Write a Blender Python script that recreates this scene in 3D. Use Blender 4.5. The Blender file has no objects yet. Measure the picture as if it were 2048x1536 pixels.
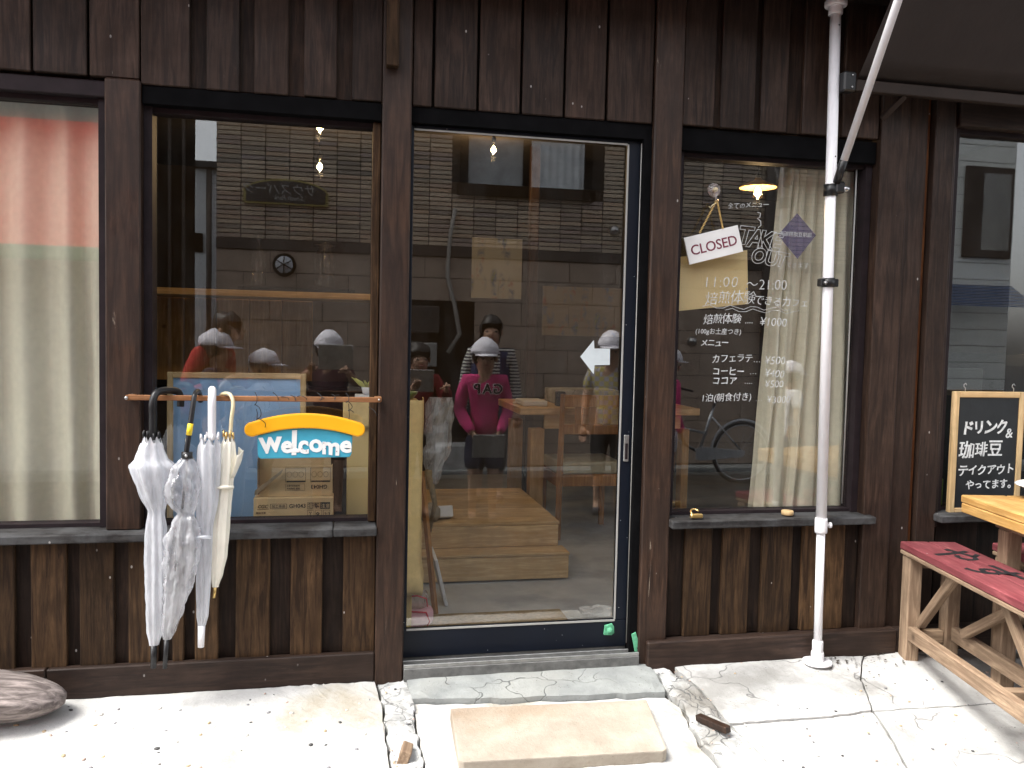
import bpy, bmesh, math, random
from mathutils import Vector, Matrix, Euler, noise
random.seed(11)
R = math.radians
scene = bpy.context.scene
C = scene.collection

# ---------------------------------------------------------------- camera
YAW, PITCH, ROLL = R(11.57), R(3.12), R(1.30)
f_ = Vector((math.sin(YAW)*math.cos(PITCH), math.cos(YAW)*math.cos(PITCH), -math.sin(PITCH)))
r_ = Vector((math.cos(YAW), -math.sin(YAW), 0))
u_ = r_.cross(f_)
r2 = math.cos(ROLL)*r_ + math.sin(ROLL)*u_
u2 = -math.sin(ROLL)*r_ + math.cos(ROLL)*u_
cam = bpy.data.cameras.new('camera'); cam.sensor_width = 36; cam.lens = 36*1680/2048
cam.clip_start = 0.02; cam.clip_end = 400
co = bpy.data.objects.new('camera', cam); C.objects.link(co)
co.matrix_world = Matrix(((r2.x, u2.x, -f_.x, 0), (r2.y, u2.y, -f_.y, -3.1), (r2.z, u2.z, -f_.z, 1.266), (0, 0, 0, 1)))
scene.camera = co

# ---------------------------------------------------------------- sky and sun (bright overcast)
SUN_EL, SUN_AZ = R(58), R(256)      # azimuth clockwise from +y: over the left end of the street
w = bpy.data.worlds.new('World'); scene.world = w; w.use_nodes = True
nt = w.node_tree; nt.nodes.clear()
sky = nt.nodes.new('ShaderNodeTexSky'); sky.sky_type = 'NISHITA'; sky.sun_disc = False
sky.sun_elevation = SUN_EL; sky.sun_rotation = SUN_AZ; sky.air_density = 1.0; sky.dust_density = 3.0
hsv = nt.nodes.new('ShaderNodeHueSaturation'); hsv.inputs['Saturation'].default_value = 0.22
bgn = nt.nodes.new('ShaderNodeBackground'); bgn.inputs[1].default_value = 0.15
wo = nt.nodes.new('ShaderNodeOutputWorld')
nt.links.new(sky.outputs[0], hsv.inputs['Color']); nt.links.new(hsv.outputs[0], bgn.inputs[0]); nt.links.new(bgn.outputs[0], wo.inputs[0])
sl = bpy.data.lights.new('sun', 'SUN'); sl.energy = 1.5; sl.angle = R(24); sl.color = (1, .965, .9)
so = bpy.data.objects.new('sun', sl); C.objects.link(so)
sd = Vector((math.sin(SUN_AZ)*math.cos(SUN_EL), math.cos(SUN_AZ)*math.cos(SUN_EL), math.sin(SUN_EL)))
so.rotation_euler = sd.to_track_quat('Z', 'Y').to_euler(); so.location = (0, -3, 9)
vs = scene.view_settings; vs.view_transform = 'Standard'; vs.look = 'None'; vs.gamma = 1; vs.use_curve_mapping = False
vs.exposure = 1.95
cy = scene.cycles
cy.max_bounces = 10; cy.transparent_max_bounces = 24; cy.glossy_bounces = 4; cy.diffuse_bounces = 4
cy.caustics_reflective = False; cy.caustics_refractive = False; cy.sample_clamp_indirect = 6
cy.use_denoising = True

# ---------------------------------------------------------------- materials
class N:
    def __init__(s, name):
        s.m = bpy.data.materials.new(name); s.m.use_nodes = True
        s.t = s.m.node_tree; s.t.nodes.clear()
        s.out = s.t.nodes.new('ShaderNodeOutputMaterial')
    def n(s, typ, **kw):
        x = s.t.nodes.new(typ)
        for k, v in kw.items():
            if k.startswith('i_'):
                x.inputs[int(k[2:])].default_value = v
            else: setattr(x, k, v)
        return x
    def l(s, a, b): s.t.links.new(a, b)
    def coords(s, scale=(1, 1, 1), rnd=True, src='Object'):
        tc = s.n('ShaderNodeTexCoord'); mp = s.n('ShaderNodeMapping'); mp.inputs['Scale'].default_value = scale
        s.l(tc.outputs[src], mp.inputs[0])
        s.oi = s.n('ShaderNodeObjectInfo')
        if rnd:
            mu = s.n('ShaderNodeVectorMath', operation='SCALE'); mu.inputs[0].default_value = (37.1, 53.7, 71.3)
            s.l(s.oi.outputs['Random'], mu.inputs['Scale']); s.l(mu.outputs[0], mp.inputs['Location'])
        return mp.outputs[0]
    def noise(s, vec, scale, detail=5, rough=.55, dist=0):
        x = s.n('ShaderNodeTexNoise'); x.inputs['Scale'].default_value = scale; x.inputs['Detail'].default_value = detail
        x.inputs['Roughness'].default_value = rough; x.inputs['Distortion'].default_value = dist
        if vec is not None: s.l(vec, x.inputs['Vector'])
        return x.outputs[0]
    def ramp(s, fac, stops, interp='LINEAR'):
        x = s.n('ShaderNodeValToRGB'); e = x.color_ramp.elements; x.color_ramp.interpolation = interp
        while len(e) < len(stops): e.new(0.5)
        for el, (p, c) in zip(e, stops): el.position = p; el.color = (c, c, c, 1) if not hasattr(c, '__len__') else (*c[:3], 1)
        s.l(fac, x.inputs[0]); return x.outputs[0]
    def mix(s, fac, a, b, typ='MIX'):
        x = s.n('ShaderNodeMix', data_type='RGBA', blend_type=typ)
        for sock, v in ((x.inputs[0], fac), (x.inputs[6], a), (x.inputs[7], b)):
            if hasattr(v, 'is_linked'): s.l(v, sock)
            elif hasattr(v, '__len__'): sock.default_value = (*v[:3], 1)
            else: sock.default_value = v
        return x.outputs[2]
    def math(s, op, a, b=0.0):
        x = s.n('ShaderNodeMath', operation=op)
        for sock, v in ((x.inputs[0], a), (x.inputs[1], b)):
            if hasattr(v, 'is_linked'): s.l(v, sock)
            else: sock.default_value = v
        return x.outputs[0]
    def bump(s, h, strength=.3, dist=.01):
        x = s.n('ShaderNodeBump'); x.inputs['Strength'].default_value = strength; x.inputs['Distance'].default_value = dist
        s.l(h, x.inputs['Height']); return x.outputs[0]
    def bsdf(s, color, rough=.6, normal=None, spec=.5, metal=0, **kw):
        b = s.n('ShaderNodeBsdfPrincipled')
        for nm, v in (('Base Color', color), ('Roughness', rough), ('Metallic', metal), ('Specular IOR Level', spec)):
            if hasattr(v, 'is_linked'): s.l(v, b.inputs[nm])
            elif hasattr(v, '__len__'): b.inputs[nm].default_value = (*v[:3], 1)
            else: b.inputs[nm].default_value = v
        for k, v in kw.items(): b.inputs[k.replace('_', ' ')].default_value = v
        if normal is not None: s.l(normal, b.inputs['Normal'])
        s.l(b.outputs[0], s.out.inputs[0]); return b

def plain(name, col, rough=.6, var=.15, scale=14, spec=.4, metal=0, bump=.1, **kw):
    n = N(name); v = n.coords(); a = n.noise(v, scale, 6)
    lo = tuple(c*(1-var) for c in col); hi = tuple(min(1, c*(1+var)) for c in col)
    c = n.ramp(a, [(.3, lo), (.7, hi)])
    n.bsdf(c, rough, n.bump(n.noise(v, scale*6, 3), bump, .004), spec, metal, **kw); return n.m

def wood(name, dark, light, axis='Z', rough=.62, wear=(.5, .42, .32), wear_amt=.0, spec=.25, fine=90, vary=.5, knots=0, grey=None):
    """stained boards: long grain, board to board change, pale chips and scuffs"""
    n = N(name); st = {'X': (2.2, 26, 26), 'Y': (26, 2.2, 26), 'Z': (26, 26, 2.2)}[axis]
    v = n.coords(st); g = n.noise(v, 1.6, 8, .62, 1.2)
    v2 = n.coords(tuple(q*fine/26 for q in st)); g2 = n.noise(v2, 1.0, 4, .7)
    grain = n.math('ADD', n.math('MULTIPLY', g, .7), n.math('MULTIPLY', g2, .3))
    c = n.ramp(grain, [(.41, dark), (.5, tuple(.45*(p+q) for p, q in zip(dark, light))), (.6, light), (.72, tuple(q*1.25 for q in light))])
    v3 = n.coords((1, 1, 1)); blot = n.noise(v3, 5.5, 5, .6)
    c = n.mix(n.ramp(blot, [(.35, .0), (.7, .75)]), c, tuple(.5*(a+b)*.55 for a, b in zip(dark, light)))
    if grey: c = n.mix(n.ramp(n.noise(v3, 9, 6, .65), [(.42, 0), (.62, .85)]), c, grey)
    rv = n.math('ADD', n.math('MULTIPLY', n.oi.outputs['Random'], vary*2), 1-vary)
    hs = n.n('ShaderNodeHueSaturation'); n.l(c, hs.inputs['Color']); n.l(rv, hs.inputs['Value']); c = hs.outputs[0]
    if knots:
        vo = n.n('ShaderNodeTexVoronoi'); vo.inputs['Scale'].default_value = knots
        n.l(n.coords((1, 1, 1)), vo.inputs['Vector'])
        c = n.mix(n.ramp(vo.outputs['Distance'], [(.03, .9), (.09, 0)]), c, tuple(q*.45 for q in dark))
    if wear_amt:
        w1 = n.noise(n.coords(tuple(q*.45 for q in st)), 2.6, 9, .75, .6); w2 = n.noise(v3, 2.3, 2)
        c = n.mix(n.math('MULTIPLY', n.ramp(w1, [(.69-.05*wear_amt, 0), (.73-.04*wear_amt, 1)]), n.ramp(w2, [(.45, 0), (.62, 1)])), c, wear)
        vo = n.n('ShaderNodeTexVoronoi'); vo.inputs['Scale'].default_value = 20; n.l(n.coords((1, 1, .6)), vo.inputs['Vector'])
        c = n.mix(n.math('MULTIPLY', n.ramp(vo.outputs['Distance'], [(.05, .75), (.075, 0)]), n.ramp(n.noise(v3, 7, 2), [(.56, 0), (.6, 1)])), c, (.42, .4, .38))
    n.bsdf(c, n.ramp(blot, [(.3, rough-.1), (.7, rough+.15)]), n.bump(grain, .35, .003), spec); return n.m

def paint(name, col, rough=.4, chip=(.5, .48, .45), amt=.5, spec=.5):
    n = N(name); v = n.coords(); c = n.ramp(n.noise(v, 9, 5), [(.3, tuple(q*.86 for q in col)), (.7, tuple(min(1, q*1.1) for q in col))])
    vo = n.n('ShaderNodeTexVoronoi'); vo.inputs['Scale'].default_value = 60; n.l(v, vo.inputs['Vector'])
    m = n.math('MULTIPLY', n.ramp(vo.outputs['Distance'], [(.06, amt), (.1, 0)]), n.ramp(n.noise(v, 16, 2), [(.6, 0), (.64, 1)]))
    c = n.mix(m, c, chip); n.bsdf(c, rough, n.bump(n.noise(v, 120, 3), .08, .002), spec); return n.m

def emit(name, col, s):
    n = N(name); e = n.n('ShaderNodeEmission'); e.inputs[0].default_value = (*col, 1); e.inputs[1].default_value = s
    n.l(e.outputs[0], n.out.inputs[0]); return n.m

def film(name, f0, tint=(1, 1, 1), rough=0.0, diffuse=None, dfac=0.0, wave=0.0, wscale=4, dirt=0.0):
    """thin clear sheet: a mirror share that grows to grazing, the rest passes straight through"""
    n = N(name); lw = n.n('ShaderNodeLayerWeight'); lw.inputs[0].default_value = .5
    fr = n.math('ADD', n.math('MULTIPLY', n.math('POWER', lw.outputs['Facing'], 5.0), 1-f0), f0)
    gl = n.n('ShaderNodeBsdfGlossy'); gl.inputs['Roughness'].default_value = rough
    tr = n.n('ShaderNodeBsdfTransparent'); tr.inputs[0].default_value = (*tint, 1)
    v = n.coords(rnd=False)
    if wave:
        bp = n.bump(n.noise(v, wscale, 3, .5), wave, .02)
        n.l(bp, gl.inputs['Normal'])
    base = tr.outputs[0]
    if diffuse:
        df = n.n('ShaderNodeBsdfDiffuse'); df.inputs[0].default_value = (*diffuse, 1)
        tl = n.n('ShaderNodeBsdfTranslucent'); tl.inputs[0].default_value = (*diffuse, 1)
        ad = n.n('ShaderNodeMixShader', i_0=.45); n.l(df.outputs[0], ad.inputs[1]); n.l(tl.outputs[0], ad.inputs[2])
        mx = n.n('ShaderNodeMixShader'); 
        n.l(n.ramp(n.noise(n.coords((1, 1, .2)), 24, 5, .6), [(.36, max(0, dfac-.22)), (.64, min(1, dfac+.25))]), mx.inputs[0])
        n.l(base, mx.inputs[1]); n.l(ad.outputs[0], mx.inputs[2]); base = mx.outputs[0]
    if dirt:
        df = n.n('ShaderNodeBsdfDiffuse'); df.inputs[0].default_value = (.7, .7, .68, 1)
        mx = n.n('ShaderNodeMixShader'); n.l(n.ramp(n.noise(n.coords((1, 1, .35), rnd=False), 5, 7, .7), [(.45, 0.0), (.8, dirt)]), mx.inputs[0])
        n.l(base, mx.inputs[1]); n.l(df.outputs[0], mx.inputs[2]); base = mx.outputs[0]
    mx = n.n('ShaderNodeMixShader'); n.l(fr, mx.inputs[0]); n.l(base, mx.inputs[1]); n.l(gl.outputs[0], mx.inputs[2])
    n.l(mx.outputs[0], n.out.inputs[0]); return n.m

def concrete(name, lo, hi, rough=.85, stain=(.2, .18, .15), samt=.5, speck=.5, scale=6, crack=0):
    n = N(name); v = n.coords(rnd=False); a = n.noise(v, scale, 8, .65)
    c = n.ramp(a, [(.32, lo), (.64, hi)])
    s1 = n.noise(v, 2.1, 6, .6); c = n.mix(n.ramp(s1, [(.5, 0), (.64, samt)]), c, stain)
    vo = n.n('ShaderNodeTexVoronoi'); vo.inputs['Scale'].default_value = 85; n.l(v, vo.inputs['Vector'])
    c = n.mix(n.math('MULTIPLY', n.ramp(vo.outputs['Distance'], [(.12, speck), (.22, 0)]), n.ramp(n.noise(v, 30, 2), [(.5, 0), (.6, 1)])), c, (.16, .15, .14))
    h = n.math('ADD', n.noise(v, 90, 6, .7), n.math('MULTIPLY', a, .6))
    if crack:
        wv = n.n('ShaderNodeVectorMath', operation='ADD'); n.l(v, wv.inputs[0]); nz = n.n('ShaderNodeTexNoise'); nz.inputs['Scale'].default_value = 7; n.l(v, nz.inputs['Vector'])
        ns_ = n.n('ShaderNodeVectorMath', operation='SCALE'); ns_.inputs['Scale'].default_value = .22; n.l(nz.outputs['Color'], ns_.inputs[0]); n.l(ns_.outputs[0], wv.inputs[1])
        ve = n.n('ShaderNodeTexVoronoi'); ve.feature = 'DISTANCE_TO_EDGE'; ve.inputs['Scale'].default_value = crack; n.l(wv.outputs[0], ve.inputs['Vector'])
        k = n.math('MULTIPLY', n.ramp(ve.outputs['Distance'], [(.0006*crack, 1), (.0026*crack, 0)]), n.ramp(s1, [(.48, 0), (.54, .9)]))
        c = n.mix(k, c, tuple(q*.35 for q in lo)); h = n.math('SUBTRACT', h, k)
    n.bsdf(c, rough, n.bump(h, .55, .006), .2); return n.m

M = {}
M['post'] = wood('stained_post', (.018, .0088, .0055), (.058, .03, .018), 'Z', .5, (.45, .38, .3), .95, .35, vary=.15)
M['board'] = wood('stained_board', (.016, .0088, .006), (.054, .031, .021), 'Z', .6, (.36, .3, .24), .3, .25, vary=.3)
M['board_low'] = wood('sun_worn_board', (.019, .0095, .0048), (.098, .054, .025), 'Z', .7, (.34, .28, .2), .35, .2, vary=.33)
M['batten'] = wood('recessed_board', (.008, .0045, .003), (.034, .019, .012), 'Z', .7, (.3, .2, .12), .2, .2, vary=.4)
M['beam_x'] = wood('stained_beam', (.017, .0092, .0065), (.05, .029, .02), 'X', .6, (.45, .38, .3), .5, .3, vary=.15)
M['sill'] = wood('weathered_sill', (.02, .018, .018), (.065, .062, .06), 'X', .8, (.36, .32, .28), .6, .15, vary=.1, grey=(.075, .076, .078))
M['orange_trim'] = wood('raw_trim', (.07, .022, .008), (.19, .075, .025), 'Z', .7, (.3, .2, .1), .3, vary=.2)
M['black'] = plain('black_frame_paint', (.005, .005, .0055), .8, .3, spec=.04)
M['jamb'] = plain('plum_jamb', (.022, .016, .018), .6, .25, spec=.15)
M['navy'] = paint('navy_door_paint', (.006, .009, .0165), .4, (.6, .62, .62), .9, .25)
M['alu'] = plain('aluminium', (.4, .4, .39), .4, .2, 30, metal=.8)
M['gasket'] = plain('grey_gasket', (.36, .36, .34), .6, .1)
M['green'] = plain('green_lock_paint', (.12, .42, .24), .5, .25, 60)
M['white_plastic'] = plain('white_pole_paint', (.8, .79, .81), .32, .04, 20)
M['black_plastic'] = plain('black_plastic', (.012, .012, .013), .38, .2)
M['canvas'] = plain('brown_canvas', (.034, .026, .023), .85, .1, 8, bump=.25)
M['brown_metal'] = plain('brown_metal', (.026, .017, .013), .6, .15, spec=.2)
M['glass'] = film('window_glass', .084, (.97, .98, .97), wave=.0025, wscale=3.2, dirt=.015)
M['clear'] = film('clear_glass', .05)
M['vinyl'] = film('clear_vinyl', .06, (.95, .96, .98), .1, (.92, .94, .985), .76, .4, 16)
M['crumple'] = film('crumpled_vinyl', .1, (.9, .9, .92), .08, (.78, .79, .82), .42, 1.0, 34)
M['bag_film'] = film('clear_bag', .05, (.97, .97, .98), .1, (.85, .8, .82), .25, .5, 30)
M['cream_cloth'] = plain('cream_umbrella_cloth', (.82, .79, .68), .7, .06)
M['ivory'] = plain('ivory_handle', (.72, .62, .4), .4, .08)
M['gold'] = plain('brass', (.75, .52, .2), .3, .1, metal=.9)
M['yellow'] = plain('yellow_label', (.8, .58, .03), .4, .1)
M['rail'] = wood('orange_rail', (.22, .09, .035), (.42, .2, .09), 'X', .55, vary=.05)
M['orange'] = plain('orange_sign_paint', (.95, .44, .012), .4, .05, 5)
M['sky_blue'] = plain('blue_sign_paint', (.06, .37, .52), .45, .12, 7)
M['white_paint'] = plain('white_paint', (.82, .82, .8), .55, .05)
M['marker'] = plain('white_marker', (.62, .64, .64), .75, .25, 90)
M['ink'] = plain('dark_ink', (.012, .012, .014), .6, .2)
M['box_ink'] = plain('carton_ink', (.035, .028, .022), .8, .2)
M['plum_ink'] = plain('plum_ink', (.18, .03, .055), .6, .1)
M['board_blue'] = plain('blue_chalkboard', (.26, .43, .68), .6, .18, 5)
M['board_black'] = plain('blackboard', (.018, .02, .022), .3, .2)
M['pine'] = wood('pine', (.58, .37, .17), (.8, .57, .31), 'X', .6, vary=.1, knots=5)
M['pine_y'] = wood('pine_lengthwise', (.42, .24, .095), (.62, .4, .18), 'Y', .6, vary=.1, knots=5)
M['pine_z'] = wood('pine_upright', (.4, .23, .09), (.6, .38, .17), 'Z', .6, vary=.12, knots=5)
M['frame_pine'] = wood('frame_pine', (.56, .38, .18), (.76, .55, .3), 'Z', .55, vary=.06)
M['chair_wood'] = wood('chair_wood', (.32, .14, .04), (.5, .25, .09), 'Z', .5, vary=.08)
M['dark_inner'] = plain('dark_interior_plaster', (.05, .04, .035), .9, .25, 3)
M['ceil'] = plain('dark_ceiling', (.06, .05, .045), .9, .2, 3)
M['carton'] = plain('cardboard', (.54, .38, .2), .85, .1, 10)
M['carton_in'] = plain('cardboard_inside', (.25, .19, .12), .9, .1, 10)
M['tan_cloth'] = plain('tan_cloth', (.72, .52, .23), .85, .08, 40, bump=.35)
M['tan_board'] = plain('tan_board', (.7, .51, .22), .7, .05, 4)
M['curtain'] = plain('cream_curtain', (.66, .61, .48), .9, .06, 40, bump=.2)
M['floor'] = concrete('shop_floor_concrete', (.38, .39, .4), (.55, .56, .57), .55, (.2, .21, .22), .5, .2, 2)
M['seat_pad'] = plain('seat_pad', (.45, .42, .32), .9, .08, 30)
M['ply'] = plain('raw_ply_card', (.8, .6, .3), .8, .06, 6)
M['paper'] = plain('paper', (.75, .76, .78), .8, .05)
M['tan_mat'] = plain('coir_mat', (.3, .22, .12), .95, .25, 60, bump=.6)
M['pink_bag'] = plain('pink_bag', (.75, .42, .48), .5, .12)
M['red'] = plain('red_trim', (.55, .02, .05), .5, .1)
M['pave'] = concrete('limewashed_pavement', (.42, .415, .4), (.58, .575, .56), .9, (.29, .25, .175), .75, .35, 4)
M['pave_r'] = concrete('right_pavement', (.36, .36, .355), (.56, .555, .54), .9, (.2, .195, .18), .7, .6, 3, 2.2)
M['mortar'] = concrete('rough_mortar', (.3, .305, .3), (.56, .565, .555), .95, (.16, .145, .12), .75, .95, 12, 11)
M['threshold'] = concrete('threshold_cement', (.22, .232, .228), (.32, .335, .325), .9, (.36, .36, .33), .4, .9, 9, 3)
M['stone'] = concrete('pink_stone', (.28, .24, .195), (.42, .375, .31), .8, (.27, .19, .125), .6, .5, 5)
M['asphalt'] = concrete('asphalt', (.022, .022, .023), (.042, .042, .042), .95, (.018, .018, .018), .5, .3, 9)
M['soil'] = concrete('dark_joint', (.07, .065, .055), (.16, .15, .13), .95)
M['drift'] = wood('driftwood', (.1, .082, .076), (.34, .29, .27), 'X', .9, vary=.05, fine=60)
M['red_seat'] = wood('red_seat_paint', (.16, .03, .038), (.28, .075, .082), 'Y', .7, (.45, .3, .2), .9, .3, vary=.06)
M['bench_wood'] = wood('weathered_bench_wood', (.2, .13, .085), (.42, .3, .2), 'Z', .75, vary=.1, knots=4)
M['bench_wood_y'] = wood('weathered_bench_rail', (.2, .13, .085), (.42, .3, .2), 'Y', .75, vary=.1, knots=4)
M['bench_wood_x'] = wood('weathered_bench_cross', (.2, .13, .085), (.42, .3, .2), 'X', .75, vary=.1)
M['table_top'] = wood('yellow_table_wood', (.4, .21, .06), (.62, .38, .14), 'Y', .5, vary=.06)
M['porcelain'] = plain('porcelain', (.78, .79, .8), .15, .04, 8, spec=.6)
M['cobalt'] = plain('cobalt_pattern', (.1, .17, .4), .2, .3, 30)
M['bulb'] = emit('bulb_glow', (1, .62, .25), 40)
M['lamp_shade'] = plain('enamel_shade', (.75, .5, .25), .4, .05)
M['steel'] = plain('steel', (.5, .5, .5), .3, .1, metal=.9)

# ---------------------------------------------------------------- helpers
def link(name, me, mat, parent=None, loc=(0, 0, 0), rot=(0, 0, 0)):
    o = bpy.data.objects.new(name, me); C.objects.link(o)
    if mat is not None and not me.materials: me.materials.append(mat)
    o.location = loc; o.rotation_euler = rot
    if parent is not None: o.parent = parent
    return o
def tag(o, label, cat, group=None):
    o['label'] = label; o['category'] = cat
    if group: o['group'] = group
    return o
def thing(name, label, cat, loc=(0, 0, 0), rotz=0.0, group=None):
    o = bpy.data.objects.new(name, None); C.objects.link(o); o.empty_display_size = .1
    o.location = loc; o.rotation_euler = (0, 0, rotz)
    return tag(o, label, cat, group)
def structure(o): o['kind'] = 'structure'; return o
def wpos(p, parent):
    """world point -> parent's coordinates (parents are unscaled; a part's parent may sit under a thing)"""
    if parent is None: return Vector(p)
    m = Matrix.LocRotScale(parent.location, parent.rotation_euler, None)
    q = parent.parent
    while q is not None:
        m = Matrix.LocRotScale(q.location, q.rotation_euler, None) @ m; q = q.parent
    return m.inverted() @ Vector(p)
def mesh(name, verts, faces, smooth=False):
    me = bpy.data.meshes.new(name); me.from_pydata([tuple(v) for v in verts], [], faces); me.update()
    if smooth: me.polygons.foreach_set('use_smooth', [True]*len(me.polygons))
    return me
def bm_mesh(name, bm, smooth=False):
    bmesh.ops.recalc_face_normals(bm, faces=bm.faces)
    me = bpy.data.meshes.new(name); bm.to_mesh(me); bm.free()
    if smooth: me.polygons.foreach_set('use_smooth', [True]*len(me.polygons))
    return me
def box_mesh(sx, sy, sz, bevel=.002, seg=1):
    bm = bmesh.new(); bmesh.ops.create_cube(bm, size=1)
    bmesh.ops.scale(bm, vec=(sx, sy, sz), verts=bm.verts)
    if bevel: bmesh.ops.bevel(bm, geom=list(bm.edges), offset=min(bevel, .3*min(sx, sy, sz)), segments=seg, affect='EDGES', profile=.6)
    return bm_mesh('box', bm)
def box(name, x0, x1, y0, y1, z0, z1, mat, parent=None, bevel=.002, rot=(0, 0, 0), seg=1):
    c = wpos(((x0+x1)/2, (y0+y1)/2, (z0+z1)/2), parent)
    return link(name, box_mesh(abs(x1-x0), abs(y1-y0), abs(z1-z0), bevel, seg), mat, parent, c, rot)
def lbox(name, c, size, mat, parent=None, bevel=.002, rot=(0, 0, 0)):      # local coordinates
    return link(name, box_mesh(*size, bevel), mat, parent, c, rot)
def frames(pts):
    T = []
    for i in range(len(pts)):
        a = pts[max(0, i-1)]; b = pts[min(len(pts)-1, i+1)]
        t = (b-a); T.append(t.normalized() if t.length > 1e-9 else Vector((0, 0, 1)))
    up = Vector((0, 0, 1)) if abs(T[0].z) < .9 else Vector((1, 0, 0))
    n = (up - T[0]*up.dot(T[0])).normalized(); out = []
    for t in T:
        n = (n - t*n.dot(t)); n = n.normalized() if n.length > 1e-6 else t.orthogonal().normalized()
        out.append((t, n, t.cross(n)))
    return out
def tube_data(pts, rad, seg=8, cap=True, sx=1.0, sy=1.0):
    pts = [Vector(p) for p in pts]; rads = rad if hasattr(rad, '__len__') else [rad]*len(pts)
    V, F = [], []
    for p, r, (t, n, b) in zip(pts, rads, frames(pts)):
        for k in range(seg):
            a = 2*math.pi*k/seg; V.append(p + n*(math.cos(a)*r*sx) + b*(math.sin(a)*r*sy))
    for i in range(len(pts)-1):
        for k in range(seg):
            k2 = (k+1) % seg; F.append((i*seg+k, i*seg+k2, (i+1)*seg+k2, (i+1)*seg+k))
    if cap:
        F.append(tuple(range(seg))[::-1]); F.append(tuple((len(pts)-1)*seg+k for k in range(seg)))
    return V, F
def tube(name, pts, rad, mat, parent=None, seg=8, smooth=True, local=False, sx=1, sy=1):
    P = [Vector(p) if local else wpos(p, parent) for p in pts]
    V, F = tube_data(P, rad, seg, True, sx, sy); return link(name, mesh(name, V, F, smooth), mat, parent)
def join_data(parts):
    V, F = [], []
    for v, f in parts:
        o = len(V); V += [Vector(q) for q in v]; F += [tuple(i+o for i in q) for q in f]
    return V, F
def box_data(x0, x1, y0, y1, z0, z1):
    V = [(x, y, z) for x in (x0, x1) for y in (y0, y1) for z in (z0, z1)]
    return V, [(0, 1, 3, 2), (4, 6, 7, 5), (0, 4, 5, 1), (2, 3, 7, 6), (0, 2, 6, 4), (1, 5, 7, 3)]
def lathe(name, prof, loc, mat, parent=None, seg=24, rot=(0, 0, 0), smooth=True):
    V, F = [], []
    for r, z in prof:
        for k in range(seg):
            a = 2*math.pi*k/seg; V.append((r*math.cos(a), r*math.sin(a), z))
    for i in range(len(prof)-1):
        for k in range(seg):
            k2 = (k+1) % seg; F.append((i*seg+k, i*seg+k2, (i+1)*seg+k2, (i+1)*seg+k))
    F.append(tuple(range(seg))[::-1]); F.append(tuple((len(prof)-1)*seg+k for k in range(seg)))
    return link(name, mesh(name, V, F, smooth), mat, parent, wpos(loc, parent), rot)
def plate(name, pts, y0, y1, mat, parent=None, bevel=0.0, loc=None, rot=(0, 0, 0)):
    """outline in x,z given thickness in y; pts are world (or local to loc when loc is given)"""
    bm = bmesh.new(); off = Vector((0, 0, 0)) if loc is not None else wpos((0, 0, 0), parent)
    a = [bm.verts.new(Vector((p[0], y0, p[1]))+off) for p in pts]
    fc = bm.faces.new(a); ex = bmesh.ops.extrude_face_region(bm, geom=[fc])
    bmesh.ops.translate(bm, vec=(0, y1-y0, 0), verts=[v for v in ex['geom'] if isinstance(v, bmesh.types.BMVert)])
    if bevel: bmesh.ops.bevel(bm, geom=list(bm.edges), offset=bevel, segments=2, affect='EDGES', profile=.6)
    return link(name, bm_mesh(name, bm), mat, parent, wpos(loc, parent) if loc is not None else (0, 0, 0), rot)
def text_mesh(s, size, thick=.0006, bold=0.0, shear=0.0, spacing=1.0, jit=0.0, align='LEFT'):
    cu = bpy.data.curves.new('lettering', 'FONT'); cu.body = s; cu.size = size; cu.extrude = thick; cu.offset = bold
    cu.shear = shear; cu.space_character = spacing; cu.align_x = align; cu.resolution_u = 3
    o = bpy.data.objects.new('lettering_tmp', cu); C.objects.link(o)
    bpy.context.view_layer.update()
    me = bpy.data.meshes.new_from_object(o.evaluated_get(bpy.context.evaluated_depsgraph_get()))
    bpy.data.objects.remove(o); bpy.data.curves.remove(cu)
    if jit and len(s) > 1 and all(ord(q) > 0x2fff for q in s):       # full-width lines: every character sits a little differently
        x0 = min(v.co.x for v in me.vertices); adv = (max(v.co.x for v in me.vertices)-x0)/(len(s)-.08)
        rn = [(random.uniform(-.09, .09), random.uniform(.9, 1.14), random.uniform(-.05, .05)*size, random.uniform(-.08, .08)) for _ in s]
        for v in me.vertices:
            k = min(len(s)-1, max(0, int((v.co.x-x0+.04*adv)/adv))); a, sc_, dy, sk = rn[k]; cx = x0+adv*(k+.46); cy_ = size*.35
            dx, dz = (v.co.x-cx)*sc_, (v.co.y-cy_)*sc_; dx += sk*dz
            v.co.x = cx+dx*math.cos(a)-dz*math.sin(a); v.co.y = cy_+dx*math.sin(a)+dz*math.cos(a)+dy
    if jit:
        ph = random.random()*50
        for v in me.vertices:
            q = Vector((v.co.x/size*1.3+ph, v.co.y/size*1.3, 0)); d = noise.noise_vector(q)
            v.co.x += d.x*jit*size; v.co.y += d.y*jit*size
    return me
def text(name, s, loc, size, mat, parent, rot=0.0, mirror=False, **kw):
    """upright lettering in the x,z plane facing -y (mirror: facing +y)"""
    me = text_mesh(s, size, **kw); me.materials.clear(); me.materials.append(mat)
    return link(name, me, mat, parent, wpos(loc, parent), (R(90), rot, R(180) if mirror else 0))
M['arrow'] = plain('arrow_white', (.62, .68, .7), .7, .1, 12)
M['track'] = plain('track_grey', (.17, .17, .165), .5, .3, 30, metal=.4)
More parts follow.
